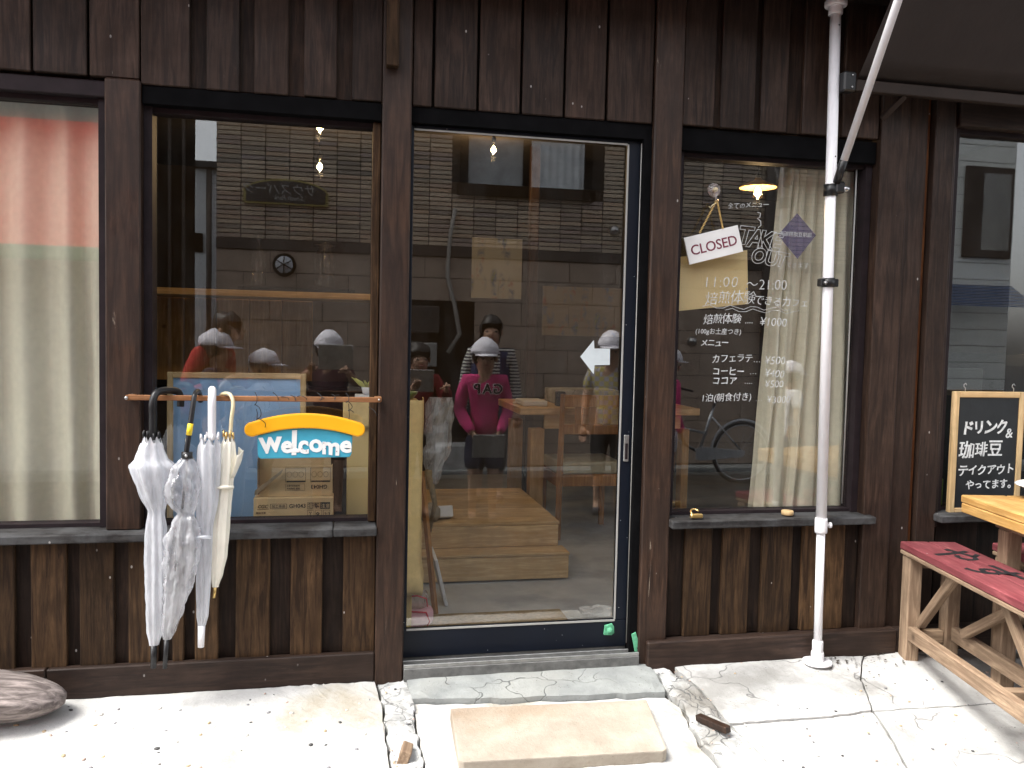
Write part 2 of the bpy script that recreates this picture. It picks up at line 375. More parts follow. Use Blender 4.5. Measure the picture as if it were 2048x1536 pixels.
# ================================================================ GROUND
def sheet(name, x0, x1, y0, y1, z, mat, nx=2, ny=2, zf=None, thick=None):
    V, F = [], []
    for j in range(ny+1):
        for i in range(nx+1):
            x = x0+(x1-x0)*i/nx; y = y0+(y1-y0)*j/ny; V.append((x, y, z+(zf(x, y) if zf else 0)))
    for j in range(ny):
        for i in range(nx):
            a = j*(nx+1)+i; F.append((a, a+1, a+nx+2, a+nx+1))
    return link(name, mesh(name, V, F, False), mat)
structure(sheet('road', -60, 60, -60, 60, -.18, M['asphalt'], 6, 6))
# the apron in front of the shop: irregular slabs with open joints, sloping to the road
def apron_z(y): return -.012 + .13*y if y < 0 else -.012
def slab(name, outline, mat, top=0.0, rough=.004, depth=.12, res=.035, edge=.006):
    """a cast slab with a broken outline: triangulated top with small relief, skirt down into the joint"""
    bm = bmesh.new(); pts = []
    n = len(outline)
    for i in range(n):
        a, b = Vector(outline[i]), Vector(outline[(i+1) % n]); k = max(1, int((b-a).length/res))
        for j in range(k):
            p = a.lerp(b, j/k); q = Vector((p.x*23, p.y*23, 3.1))
            pts.append(p + Vector((noise.noise(q), noise.noise(q+Vector((9, 4, 1)))))*edge)
    zt = lambda p: apron_z(p.y)+top+rough*noise.noise(Vector((p.x*9, p.y*9, 1)))+rough*.5*noise.noise(Vector((p.x*31, p.y*31, 5)))
    vs_ = [bm.verts.new((p.x, p.y, zt(p)-.004)) for p in pts]
    f = bm.faces.new(vs_)
    if f.normal.z < 0: f.normal_flip()
    r = bmesh.ops.inset_region(bm, faces=[f], thickness=.008, depth=0, use_even_offset=True)
    inner = [x for x in bm.faces if x == f] or [f]
    bmesh.ops.triangulate(bm, faces=[f])
    es = [e for e in bm.edges if e.calc_length() > .12]
    for _ in range(4):
        es = [e for e in bm.edges if e.calc_length() > (.03 if rough > .01 else .09)]
        if not es: break
        bmesh.ops.subdivide_edges(bm, edges=es, cuts=1); bmesh.ops.triangulate(bm, faces=[q for q in bm.faces if len(q.verts) > 3])
    bound = set(v for e in bm.edges if e.is_boundary for v in e.verts)
    for v in bm.verts:
        v.co.z = zt(v.co) - (.005 if v in bound else 0)
    be = [e for e in bm.edges if e.is_boundary]
    ex = bmesh.ops.extrude_edge_only(bm, edges=be)
    for v in ex['geom']:
        if isinstance(v, bmesh.types.BMVert): v.co.z -= depth
    me = bm_mesh(name, bm); o = link(name, me, mat); return structure(o)
structure(sheet('joint_bed', -3.2, 5.4, -1.0, .2, -.045, M['soil'], 20, 8, lambda x, y: .13*min(y, 0)))
slab('pavement', [(-3.1, .06), (.135, .02), (.155, -.2), (.165, -.56), (.17, -.97), (-3.1, -.97)], M['pave'], .0, .005)
slab('mortar_strip', [(.145, .02), (.25, .0), (.27, -.1), (.262, -.3), (.285, -.97), (.178, -.97), (.175, -.56), (.163, -.2)], M['mortar'], -.004, .02, edge=.014, res=.02)
slab('threshold_slab', [(.25, .03), (1.2, .03), (1.215, -.07), (1.2, -.215), (.9, -.2), (.58, -.185), (.265, -.155)], M['threshold'], .007, .003)
slab('pavement_strip', [(.27, -.162), (.58, -.192), (.9, -.207), (1.2, -.222), (1.225, -.3), (1.2, -.52), (1.235, -.97), (.293, -.97), (.27, -.3)], M['pave'], -.012, .007)
slab('mortar_strip', [(1.212, .0), (1.29, -.05), (1.34, -.2), (1.36, -.42), (1.43, -.97), (1.243, -.97), (1.21, -.52), (1.235, -.3), (1.215, -.2), (1.225, -.07)], M['mortar'], -.002, .02, edge=.016, res=.02)
slab('pavement', [(1.295, .04), (2.2, .04), (2.02, -.2), (1.93, -.41), (1.75, -.425), (1.36, -.425), (1.348, -.2)], M['pave_r'], .0, .004)
slab('pavement', [(2.205, .04), (5.2, .04), (5.2, -.44), (2.6, -.42), (1.937, -.41), (2.028, -.2)], M['pave_r'], -.003, .004)
slab('pavement', [(1.366, -.432), (1.75, -.432), (1.93, -.417), (1.88, -.6), (1.75, -.97), (1.438, -.97)], M['pave_r'], -.005, .004)
slab('pavement', [(1.937, -.417), (2.6, -.428), (5.2, -.448), (5.2, -.97), (1.757, -.97), (1.888, -.6)], M['pave_r'], -.002, .004)
# opposite kerb and step
structure(box('kerb', -30, 30, -5.42, -5.25, -.2, -.1, M['threshold'], None, .01))
structure(box('far_pavement', -30, 30, -5.8, -5.424, -.2, -.12, M['mortar'], None, .0))
# pebbles set in the pavement
PB = []
bmp = bmesh.new(); bmesh.ops.create_icosphere(bmp, subdivisions=1, radius=1); ico = ([v.co.copy() for v in bmp.verts], [tuple(v.index for v in f.verts) for f in bmp.faces]); bmp.free()
def scatter(name, n, area, size, mats, label, cat, top=0.0):
    V, F, mi = [], [], []
    for _ in range(n):
        x = random.uniform(*area[0]); y = random.uniform(*area[1]); s = random.uniform(*size)
        a = random.uniform(0, 6.28); e = random.uniform(.5, 1.0); z = apron_z(y)+top+s*.05; o = len(V); k = random.randrange(len(mats))
        for c in ico[0]:
            q = Vector((c.x*s, c.y*s*e, c.z*s*.35)) ; q.rotate(Euler((0, 0, a))); V.append((q.x+x, q.y+y, q.z+z))
        for f in ico[1]: F.append(tuple(i+o for i in f)); mi.append(k)
    me = mesh(name, V, F, True)
    for m in mats: me.materials.append(m)
    me.polygons.foreach_set('material_index', mi)
    o = link(name, me, None); o['kind'] = 'stuff'; return tag(o, label, cat)
PM = [plain('pebble_grey', (.22, .22, .23), .7), plain('pebble_tan', (.5, .38, .24), .7), plain('pebble_dark', (.07, .07, .07), .7), plain('pebble_rose', (.5, .36, .3), .7), plain('pebble_pale', (.6, .58, .54), .7)]
scatter('pebbles', 190, ((-1.4, .15), (-.9, -.05)), (.003, .011), PM, 'small worn pebbles showing in the white pavement below the umbrellas', 'pebbles')
scatter('pebbles', 150, ((1.4, 3.2), (-.95, -.03)), (.002, .008), PM, 'small dark and tan pebbles showing in the pavement by the bench', 'pebbles')
scatter('gravel', 70, ((.17, .28), (-.7, -.04)), (.002, .008), PM, 'loose dark gravel in the rough mortar left of the stone slab', 'gravel', -.004)
scatter('gravel', 60, ((1.22, 1.36), (-.7, -.06)), (.002, .007), PM, 'loose dark gravel in the rough mortar right of the stone slab', 'gravel', -.004)
# fallen leaf litter by the bench foot
LV, LF = [], []
for _ in range(60):
    x = random.gauss(2.12, .14); y = -.03-abs(random.gauss(0, .09)); z = apron_z(y)+.004; a = random.uniform(0, 6.3); s = random.uniform(.003, .009); o = len(LV)
    for k, rr in enumerate((1, .6, 1, .6)):
        LV.append((x+s*rr*math.cos(a+k*1.571), y+s*rr*math.sin(a+k*1.571), z+random.uniform(0, .003)))
    LF.append((o, o+1, o+2, o+3))
o = link('leaf_litter', mesh('leaf_litter', LV, LF), plain('litter', (.06, .05, .035), .9)); o['kind'] = 'stuff'; tag(o, 'dark crumbs of leaf litter on the pavement between pole and bench', 'litter')
# the stepping stone
st = plate('stepping_stone', [(-.348, -.15), (-.345, .138), (-.33, .15), (.32, .152), (.335, .14), (.358, -.148)], 0, .045, M['stone'], None, .005, (.728, -.433, -.083))
st.rotation_euler = (R(90+7.4), 0, R(-2.5)); 
tag(st, 'flat pinkish beige stone slab lying before the glass door', 'stone slab')
t = tag(box('wood_wedge', -.075, .075, -.014, .014, -.012, .012, M['post'], None, .003), 'dark wooden wedge stuck in the mortar right of the stone slab', 'wedge', 'wedges in the mortar')
t.location = (1.285, -.445, -.058); t.rotation_euler = (R(4), R(-6), R(-72))
t = tag(box('wood_wedge', -.035, .035, -.017, .017, -.03, .03, M['bench_wood_x'], None, .003), 'short grey wooden wedge stuck in the mortar left of the stone slab', 'wedge', 'wedges in the mortar')
t.location = (.215, -.47, -.075); t.rotation_euler = (R(20), 0, R(80))
# driftwood
DV, DF = [], []; nr, ns = 48, 40
for i in range(nr):
    u = i/(nr-1); x = -.75+.75*u*1.0
    prof = (max(0, 1-((u-.35)/.66)**4))**.5 if u > .35 else 1
    for k in range(ns):
        a = 2*math.pi*k/ns; q = Vector((x*3, math.cos(a)*1.2, math.sin(a)*1.2))
        d = 1+.2*noise.noise(q*1.7)+.12*noise.noise(Vector((x*2.5, a*4, 2)))+.06*noise.noise(Vector((x*14, math.cos(a)*7, math.sin(a)*7)))
        DV.append((x, (.12*prof*d*math.cos(a)*(1-.1*u)), .07*prof*d*math.sin(a)+.012*math.sin(u*4)))
for i in range(nr-1):
    for k in range(ns): DF.append((i*ns+k, i*ns+(k+1) % ns, (i+1)*ns+(k+1) % ns, (i+1)*ns+k))
DF.append(tuple(range(ns))[::-1]); DF.append(tuple((nr-1)*ns+k for k in range(ns)))
o = link('driftwood_log', mesh('driftwood_log', DV, DF, True), M['drift'], None, (-.885, -.125, .045), (0, R(5), R(6)))
tag(o, 'grey weathered driftwood log lying on the pavement against the wall', 'driftwood')

# ================================================================ SHOPFRONT
shop = thing('cafe_shopfront', 'dark stained wooden shopfront with a sliding glass door and curtained windows', 'building', (.7, .1, 0))
def bd(x0, x1, z0, z1, y0, mat, y1=.045, name='cladding_board', bev=.003):
    o = box(name, x0+.0012, x1-.0012, y0, y1, z0, z1, mat, shop, bev); o.rotation_euler = (random.uniform(-.0012, .0012), random.uniform(-.0015, .0015), random.uniform(-.006, .006)); return o
# upper cladding
UB = 2.108
edges = [-2.6, -2.4, -2.2, -2.02, -1.84, -1.66, -1.5, -1.345, -1.19, -1.015, -.842, -.677]
for a, b in zip(edges, edges[1:]): bd(a+.003, b-.003, UB+.008, 2.64, .002+random.uniform(0, .005), M['board'])
def alternate(seq, z0, z1, mp, mr, y0=.0, yr=.022, dz=0.0):
    for i, (a, b) in enumerate(zip(seq, seq[1:])):
        if i % 2 == 0: bd(a, b, z0+random.uniform(-.003, .003), z1, y0+random.uniform(0, .004), mp)
        else: bd(a-.012, b+.012, z0, z1, yr, mr, yr+.02)
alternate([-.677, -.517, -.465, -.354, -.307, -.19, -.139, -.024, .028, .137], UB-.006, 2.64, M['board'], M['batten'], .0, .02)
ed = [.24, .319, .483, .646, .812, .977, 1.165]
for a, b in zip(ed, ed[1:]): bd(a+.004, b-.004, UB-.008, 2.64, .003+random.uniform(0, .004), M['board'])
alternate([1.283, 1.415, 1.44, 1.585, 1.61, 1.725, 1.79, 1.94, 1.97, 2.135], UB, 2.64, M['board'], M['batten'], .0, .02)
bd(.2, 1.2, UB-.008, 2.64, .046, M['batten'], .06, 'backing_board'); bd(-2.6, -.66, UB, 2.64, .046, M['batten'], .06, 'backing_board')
# lower cladding
LZ0, LZ1 = .088, .537
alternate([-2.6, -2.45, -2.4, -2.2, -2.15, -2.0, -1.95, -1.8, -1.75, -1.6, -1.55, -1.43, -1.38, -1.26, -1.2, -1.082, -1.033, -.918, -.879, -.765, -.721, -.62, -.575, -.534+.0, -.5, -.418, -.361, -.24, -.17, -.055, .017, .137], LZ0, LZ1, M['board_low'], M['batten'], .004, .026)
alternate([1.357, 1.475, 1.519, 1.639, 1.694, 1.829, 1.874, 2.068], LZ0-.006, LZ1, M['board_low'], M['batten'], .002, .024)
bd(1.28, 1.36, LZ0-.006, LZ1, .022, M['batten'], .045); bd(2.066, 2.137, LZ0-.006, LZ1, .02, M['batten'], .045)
# posts
def post(x0, x1, y0, z0, z1, mat=None): return box('post', x0, x1, y0, .13, z0, z1, mat or M['post'], shop, .005)
post(-.79, -.676, -.003, .568, 2.113); post(.137, .241, -.018, -.035, 2.64); post(1.166, 1.281, -.012, -.045, 2.64)
post(-2.7, -2.6, -.01, -.03, 2.64)
box('post', .146, .19, -.06, -.02, 2.215, 2.64, M['board_low'], shop, .003)['label'] = 'grey plank end hanging from the eave'
# boards right of the second window
bd(2.139, 2.268, -.05, 2.64, -.006, M['board'], .06); bd(2.27, 2.368, -.05, 2.64, .012, M['board'], .06)
bd(2.366, 2.392, -.05, 2.64, .03, M['orange_trim'], .06, 'trim_strip'); bd(2.392, 2.486, -.05, 2.64, .0, M['board'], .06)
bd(2.486, 2.512, .5, 2.64, .02, M['post'], .12, 'trim_strip')
# base boards
box('base_board', -2.6, -.982, -.018, .02, -.03, .094, M['beam_x'], shop, .004); box('base_board', -.979, .135, -.016, .02, -.018, .092, M['beam_x'], shop, .004)
box('base_board', 1.196, 2.3, -.036, .02, -.05, .084, M['beam_x'], shop, .006); box('base_board', 2.303, 4.4, -.03, .02, -.06, .08, M['beam_x'], shop, .004)
# sills
def sill(x0, x1, z=.57):
    o = box('sill', x0, x1, -.048, .13, z-.031, z, M['sill'], shop, .004); o.rotation_euler = (R(2.2), 0, 0); return o
sill(-2.62, -.02); sill(-.018, .136); sill(1.277, 2.17, .568); sill(2.475, 4.4, .565)
# right end: wall below the third window
for i in range(9): bd(2.5+.21*i, 2.71+.21*i, .07, .525, .02+.012*(i % 2), M['batten'], .06)
box('lintel', 2.51, 4.4, .0, .13, 2.19, 2.64, M['beam_x'], shop, .004)
# headers over the openings
box('lintel', -2.6, -.79, .02, .13, 2.052, 2.106, M['jamb'], shop, .003); box('lintel', -.674, .137, .012, .13, 2.038, 2.1, M['black'], shop, .002)
box('lintel', 1.283, 2.138, .02, .13, 2.012, 2.1, M['black'], shop, .002)
# the eave: soffit over the front; unseen wall and roof above, sized for the skylight
box('soffit', -2.7, 4.6, -.3, .14, 2.64, 2.665, M['batten'], shop, .0); box('fascia', -2.7, 4.6, -.325, -.302, 2.6, 2.76, M['beam_x'], shop, .004)
box('upper_sky_block', -2.7, 4.6, .02, .14, 2.667, 3.499, M['board'], shop, .0)  # unseen wall added to block light above the eave
box('roof', -2.9, 4.8, -.4, .6, 3.5, 3.56, M['brown_metal'], shop, .004)  # unseen added roof, overhang kept shallow to let skylight down
# ---- windows
def window(x0, x1, z0, z1, yg=.085, jamb='jamb', label=None):
    parts = [box_data(x0, x0+.028, yg-.045, yg+.03, z0, z1), box_data(x1-.028, x1, yg-.045, yg+.03, z0, z1),
             box_data(x0+.028, x1-.028, yg-.03, yg+.03, z1-.02, z1), box_data(x0+.028, x1-.028, yg-.03, yg+.03, z0, z0+.012)]
    V, F = join_data(parts); off = wpos((0, 0, 0), shop)
    wn = link('window', mesh('window', [v+off for v in V], F), M[jamb], shop)
    if label: wn['label'] = label
    box('pane', x0+.03, x1-.03, yg, yg+.004, z0+.012, z1-.02, M['glass'], wn, 0)
    return wn
win_a = window(-2.6, -.792, .572, 2.055, label='wide window closed off by a cream curtain')
win_b = window(-.675, .136, .572, 2.04)
win_c = window(1.283, 2.137, .57, 2.015, label='window with a white handwritten menu on its glass')
win_d = window(2.512, 4.4, .566, 2.192)
box('trim_strip', .106, .135, .03, .085, .573, 2.036, M['board_low'], win_b, .003)
tube('gasket', [(2.085, .07, 2.0), (2.085, .07, .6)], .0035, M['gasket'], win_c, 6)
# ---- sliding door
V, F = join_data([box_data(.243, 1.168, .015, .12, 2.042, 2.1), box_data(1.134, 1.166, .01, .12, .03, 2.042)])
off = wpos((0, 0, 0), shop)
frame = link('door_frame', mesh('door_frame', [v+off for v in V], F), M['black'], shop)
tr = box('door_track', .243, 1.165, -.028, .11, -.02, .028, M['track'], shop, .002)
for i, y in enumerate((-.02, .02, .06, .1)): box('track_rib', .243, 1.165, y-.004, y+.004, .028, .042, M['alu'], tr, .001)
door = box('sliding_door', .243, 1.132, .042, .074, .044, .153, M['navy'], shop, .003)
box('stile', 1.083, 1.132, .042, .074, .1535, 2.04, M['navy'], door, .003)
box('stile', .243, .256, .042, .074, .1535, 2.04, M['navy'], door, .003)
box('rail', .2565, 1.0825, .042, .074, 2.026, 2.04, M['navy'], door, .002)
box('gasket', .256, 1.0828, .039, .0415, .149, .157, M['gasket'], door, .001); box('gasket', 1.0775, 1.085, .039, .0415, .1575, 2.024, M['gasket'], door, .001)
box('gasket', .256, 1.0775, .039, .0415, 2.02, 2.027, M['gasket'], door, .001); tube('gasket', [(1.133, .037, .06), (1.1335, .036, 2.03)], .0025, M['gasket'], door, 6)
box('pane', .2565, 1.083, .056, .06, .1535, 2.026, M['glass'], door, 0)
hp = box('pull_handle', 1.098, 1.119, .036, .0418, .79, .895, M['alu'], door, .003); box('finger_recess', 1.103, 1.114, .0345, .0358, .8, .862, M['jamb'], hp, .001)
lk = plate('lock_plate', [(1.037, .098), (1.04, .135), (1.07, .142), (1.078, .13), (1.079, .104), (1.068, .096)], .03, .0415, M['green'], door, .002)
lathe('lock_knob', [(.012, 0), (.013, .006), (.008, .012), (.003, .013)], (1.06, .03, .117), M['green'], lk, 12, (R(90), 0, 0))
kp = plate('lock_hasp', [(-.012, .032), (.006, .04), (.028, -.03), (.02, -.042), (.004, -.038)], 0, .006, M['green'], frame, .002, (1.152, -.002, .075)); 
lathe('hasp_hole', [(.006, 0), (.006, .003)], (1.169, -.004, .052), M['ink'], kp, 10, (R(90), 0, 0))
ar = plate('arrow_sticker', [(.915, 1.2), (.968, 1.266), (.971, 1.233), (1.035, 1.234), (1.036, 1.17), (.974, 1.168), (.971, 1.133)], .0545, .0555, M['arrow'], door)
ar['label'] = 'white painted arrow pointing left'

# ================================================================ ROOM
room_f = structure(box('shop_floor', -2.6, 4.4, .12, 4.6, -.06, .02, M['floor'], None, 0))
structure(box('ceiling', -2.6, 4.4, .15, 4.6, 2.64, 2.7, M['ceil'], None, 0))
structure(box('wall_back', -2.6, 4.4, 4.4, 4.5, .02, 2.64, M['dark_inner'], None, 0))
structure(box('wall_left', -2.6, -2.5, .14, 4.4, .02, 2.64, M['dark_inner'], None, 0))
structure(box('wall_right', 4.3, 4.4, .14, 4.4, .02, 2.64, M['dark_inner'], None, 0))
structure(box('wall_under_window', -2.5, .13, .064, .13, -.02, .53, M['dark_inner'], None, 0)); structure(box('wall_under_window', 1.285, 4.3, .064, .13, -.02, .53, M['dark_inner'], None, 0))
# ================================================================ UMBRELLA RAIL AND UMBRELLAS
rail = box('umbrella_rail', -.708, .142, -.078, -.062, 1.027, 1.045, M['rail'], None, .002); rail.rotation_euler = (0, R(.12), 0)
tag(rail, 'thin orange wooden rail across the window holding the umbrellas', 'rail')
rail['kind'] = 'thing'; del rail['kind']
for x in (-.7, .134):
    b = box('bracket', x-.012, x+.012, -.0615, -.004, 1.028, 1.044, M['rail'], rail, .001)
lathe('screw', [(.006, 0), (.006, .004), (.002, .006)], (-.705, -.0785, 1.036), M['steel'], rail, 10, (R(90), 0, 0))
lathe('screw', [(.004, 0), (.004, .003), (.001, .005)], (.136, -.0785, 1.036), M['steel'], rail, 10, (R(90), 0, 0))
def curl(x, n, sx, dz, z0=1.05, seed=0):
    random.seed(40+seed); pts = []
    for i in range(n):
        a = i*1.15; pts.append((x+sx*i/n+.012*math.sin(a)*random.uniform(.4, 1.2), -.083+.012*math.cos(a*1.3), z0+dz*i/n+.009*math.cos(a)))
    q = []
    for i in range(len(pts)-1):
        for k in range(4): q.append(Vector(pts[i]).lerp(Vector(pts[i+1]), k/4))
    for _ in range(2): q = [q[0]]+[(q[i-1]+q[i]*2+q[i+1])/4 for i in range(1, len(q)-1)]+[q[-1]]
    tube('wire', q, .0013, M['ink'], rail, 5)
curl(-.29, 14, .03, -.12, 1.05, 1); curl(-.23, 8, .06, -.02, 1.05, 2); curl(-.17, 9, .06, .0, 1.04, 3); curl(-.08, 7, .03, -.02, 1.05, 4); curl(-.03, 7, .03, .0, 1.045, 5); curl(.02, 13, .02, -.07, 1.05, 6); curl(.1, 5, .05, -.02, 1.0, 7)
random.seed(5)
def prof_at(prof, z):
    for (z0, x0, h0), (z1, x1, h1) in zip(prof, prof[1:]):
        if z1 <= z <= z0:
            t = (z0-z)/(z0-z1); t = t*t*(3-2*t)*.5+t*.5; return x0+(x1-x0)*t, h0+(h1-h0)*t
    return prof[-1][1:]
def umbrella(label, prof, yc, mat, handle_mat, hook, hr, ferrule, fmat, ribs=8, crinkle=.0, tips=None, flare=None, tip_r=.01):
    x0 = prof[0][1]; root = thing('umbrella', label, 'umbrella', (x0, yc, ferrule[-1][1]), 0, 'umbrellas hanging on the rail')
    V, F = [], []; zs = []; nz = 64; seg = 64; zt, zb = prof[0][0], prof[-1][0]
    for i in range(nz+1):
        z = zt+(zb-zt)*i/nz; xc, h = prof_at(prof, z)
        for k in range(seg):
            a = 2*math.pi*k/seg
            fold = 1-.2*(.5+.5*math.cos(ribs*a+z*7))-.05*math.cos(3*a+z*11)
            if crinkle: fold += crinkle*(noise.noise(Vector((math.cos(a)*2.2, math.sin(a)*2.2, z*26)))+.7*noise.noise(Vector((math.cos(a)*6, math.sin(a)*6, z*60))))
            zz = z
            if i == 0: zz += .012*math.cos(ribs*a)
            V.append((xc+h*fold*math.cos(a), yc+h*.62*fold*math.sin(a), zz))
    for i in range(nz):
        for k in range(seg): F.append((i*seg+k, i*seg+(k+1) % seg, (i+1)*seg+(k+1) % seg, (i+1)*seg+k))
    off = wpos((0, 0, 0), root)
    cn = link('canopy', mesh('canopy', [Vector(v)+off for v in V], F, True), mat, root)
    if flare:          # loose outer edge of the canopy standing off
        V, F = [], []; n = 26
        for j in range(9):
            for i in range(n):
                u = i/(n-1); a = flare[2]+(flare[3]-flare[2])*u; z = flare[0]+(flare[1]-flare[0])*(j/8)
                xc, h = prof_at(prof, z); g = 1.0+(flare[4]+.1)*(1-j/8)**1.1
                V.append(Vector((xc+h*g*math.cos(a), yc+h*.62*g*math.sin(a), z+.004*math.cos(a*5+1)*(1-j/8)+.01*math.sin(a)*(1-j/8)))+off)
        for j in range(8):
            for i in range(n-1): F.append((j*n+i, j*n+i+1, (j+1)*n+i+1, (j+1)*n+i))
        fl = link('loose_edge', mesh('loose_edge', V, F, True), mat, cn); sm = fl.modifiers.new('s', 'SOLIDIFY'); sm.thickness = .0006
    tube('shaft', [(hook[0][0], hook[0][1], zt+.06), (prof[0][1], yc, zt-.02), (prof[-1][1], yc, zb)], .004, M['steel'] if handle_mat != M['black_plastic'] else M['black_plastic'], root, 8)
    q = [Vector(p) for p in hook]; pts = []
    for i in range(len(q)-1):
        a, b, c, d = q[max(0, i-1)], q[i], q[i+1], q[min(len(q)-1, i+2)]
        for k in range(6):
            t = k/6; pts.append(.5*((2*b)+(c-a)*t+(2*a-5*b+4*c-d)*t*t+(3*b-a-3*c+d)*t**3))
    pts.append(q[-1]); tube('handle', pts, [hr*(.8 if i == 0 else 1) for i in range(len(pts))], handle_mat, root, 12)
    tube('ferrule', [(ferrule[0][0], yc, ferrule[0][1]), (ferrule[1][0], yc, ferrule[1][1])], [tip_r, tip_r*.85], fmat, root, 12)
    if tips:
        for k in range(ribs):
            a = 2*math.pi*(k+.5)/ribs; xc, h = prof[0][1], prof[0][2]*.8
            lathe('rib_tip', [(.0035, 0), (.004, .01), (.0025, .022)], (xc+h*math.cos(a), yc+h*.62*math.sin(a), zt+.004+random.uniform(-.004, .006)), tips, root, 8, (0, 0, 0))
    return root
def arch(x, z, y0, dx, dy, zb):     # hook over the rail, starting low at the front
    return [(x, y0, zb), (x, y0, (z+zb)/2), (x, y0, z-.04), (x+dx*.12, y0+dy*.15, z-.008), (x+dx*.5, y0+dy*.5, z), (x+dx*.9, y0+dy*.88, z-.008), (x+dx, y0+dy, z-.035), (x+dx, y0+dy, z-.06)]
u1 = umbrella('clear vinyl umbrella with a thick black hook, flaring at the top, leftmost',
    [(.9, -.616, .032), (.87, -.617, .042), (.835, -.618, .055), (.813, -.616, .079), (.8, -.614, .078), (.72, -.606, .054), (.655, -.6, .028), (.6, -.6, .036), (.5, -.602, .037), (.36, -.604, .033), (.25, -.607, .027), (.2, -.609, .015)],
    -.125, M['vinyl'], M['black_plastic'], arch(-.612, 1.063, -.125, .07, .1, .9), .0125, [(-.609, .2), (-.61, .122)], M['black_plastic'], 8, .05, M['black_plastic'], None, .011)
u2 = umbrella('crumpled clear umbrella with a slim black handle and yellow label, second from the left',
    [(.848, -.497, .018), (.8, -.507, .05), (.72, -.515, .063), (.68, -.508, .046), (.655, -.503, .028), (.63, -.504, .042), (.57, -.508, .06), (.5, -.514, .058), (.42, -.525, .047), (.33, -.542, .034), (.26, -.557, .023), (.228, -.562, .012)],
    -.155, M['crumple'], M['black_plastic'], [(-.502, -.155, .85), (-.492, -.15, .93), (-.482, -.13, 1.03), (-.48, -.115, 1.053), (-.478, -.08, 1.061), (-.476, -.045, 1.05), (-.475, -.035, 1.02)], .0085, [(-.562, .228), (-.568, .13)], M['black_plastic'], 8, .2, None, None, .0085)
tube('yellow_label', [(-.4935, -.151, .918), (-.4885, -.147, .957)], .0095, M['yellow'], u2, 12)
tube('hub', [(-.499, -.155, .842), (-.4985, -.155, .862)], .018, M['black_plastic'], u2, 12); lathe('hub_button', [(.005, 0), (.004, .003)], (-.498, -.174, .852), M['steel'], u2, 10, (R(90), 0, 0))
u3 = umbrella('neatly rolled clear umbrella with a thick white handle, third from the left',
    [(.895, -.43, .037), (.86, -.432, .041), (.8, -.434, .043), (.7, -.437, .04), (.6, -.443, .027), (.5, -.446, .026), (.4, -.449, .024), (.3, -.452, .02), (.264, -.454, .013)],
    -.135, M['vinyl'], M['white_plastic'], arch(-.424, 1.066, -.125, -.012, .09, .9), .0135, [(-.454, .264), (-.456, .19)], M['white_plastic'], 8, .02, M['white_plastic'], None, .0125)
tube('strap', [(-.47, -.163, .574), (-.445, -.166, .576), (-.42, -.16, .573)], .006, M['vinyl'], u3, 6)
u4 = umbrella('rolled cream cloth umbrella with a slim ivory hook, rightmost on the rail',
    [(.9, -.372, .021), (.87, -.373, .027), (.82, -.376, .032), (.75, -.383, .03), (.6, -.395, .032), (.5, -.402, .03), (.44, -.408, .022), (.39, -.413, .011)],
    -.115, M['cream_cloth'], M['ivory'], [(-.366, -.115, .895), (-.362, -.115, .97), (-.357, -.112, 1.02), (-.366, -.1, 1.048), (-.385, -.08, 1.054), (-.402, -.06, 1.047), (-.41, -.05, 1.03)], .0065, [(-.413, .39), (-.417, .352)], M['gold'], 8, .03, M['gold'], (.86, .77, -.9, .9, .75), .006)
tube('strap', [(-.41, -.138, .737), (-.38, -.142, .74), (-.352, -.132, .737)], .006, M['cream_cloth'], u4, 6)

# ================================================================ WELCOME SIGN
ws = thing('welcome_sign', 'house shaped welcome sign with orange roof and white letters on blue', 'sign', (-.12, -.05, .82))
def cz(x): return .925+.034*(1-((x+.118)/.19)**2)
top = [(-.3+.363*i/20, cz(-.3+.363*i/20)+.0265) for i in range(21)]; bot = [(-.3+.363*i/20, cz(-.3+.363*i/20)-.0265) for i in range(21)]
capR = [(.063+.0265*math.cos(a), cz(.063)+.0265*math.sin(a)) for a in (1.1, .6, .1, -.4, -.9)]; capL = [(-.3-.0265*math.cos(a), cz(-.3)+.0265*math.sin(a)) for a in (-.9, -.4, .1, .6, 1.1)]
rf = plate('roof', top+capR+bot[::-1]+capL, -.072, -.05, M['orange'], ws, .006)
body = [(-.283, .905), (-.2, .93), (-.118, .945), (-.04, .93), (.045, .905), (.043, .842), (.036, .828), (-.27, .824), (-.28, .832)]
bp = plate('panel', body, -.062, -.042, M['sky_blue'], ws, .004)
for ch, x, z, s, rot in (('w', -.275, .847, .108, -.05), ('e', -.204, .848, .078, .06), ('l', -.168, .842, .115, -.04), ('c', -.146, .847, .086, .05), ('o', -.106, .849, .088, 0), ('m', -.064, .842, .086, .06), ('e', .0, .849, .084, .05)):
    text('letter', ch, (x, -.0625, z), s, M['white_paint'], bp, rot, bold=.003, thick=.0015, jit=.06)
box('letter_foot', -.17, -.138, -.0645, -.061, .846, .86, M['white_paint'], bp, .003)
for x, z in ((-.055, .88), (-.048, .86), (-.03, .885), (-.02, .865), (-.01, .85), (-.13, .86), (-.12, .875), (-.115, .852)):
    lathe('dot', [(.0018, 0), (.0016, .001)], (x, -.065, z), M['plum_ink'], bp, 8, (R(90), 0, 0))
tube('hanger', [(-.285, -.066, 1.0), (-.282, -.066, .985), (-.284, -.064, .955)], .0013, M['ink'], ws, 5); tube('hanger', [(.03, -.066, 1.02), (.033, -.064, .975), (.03, -.064, .955)], .0013, M['ink'], ws, 5)

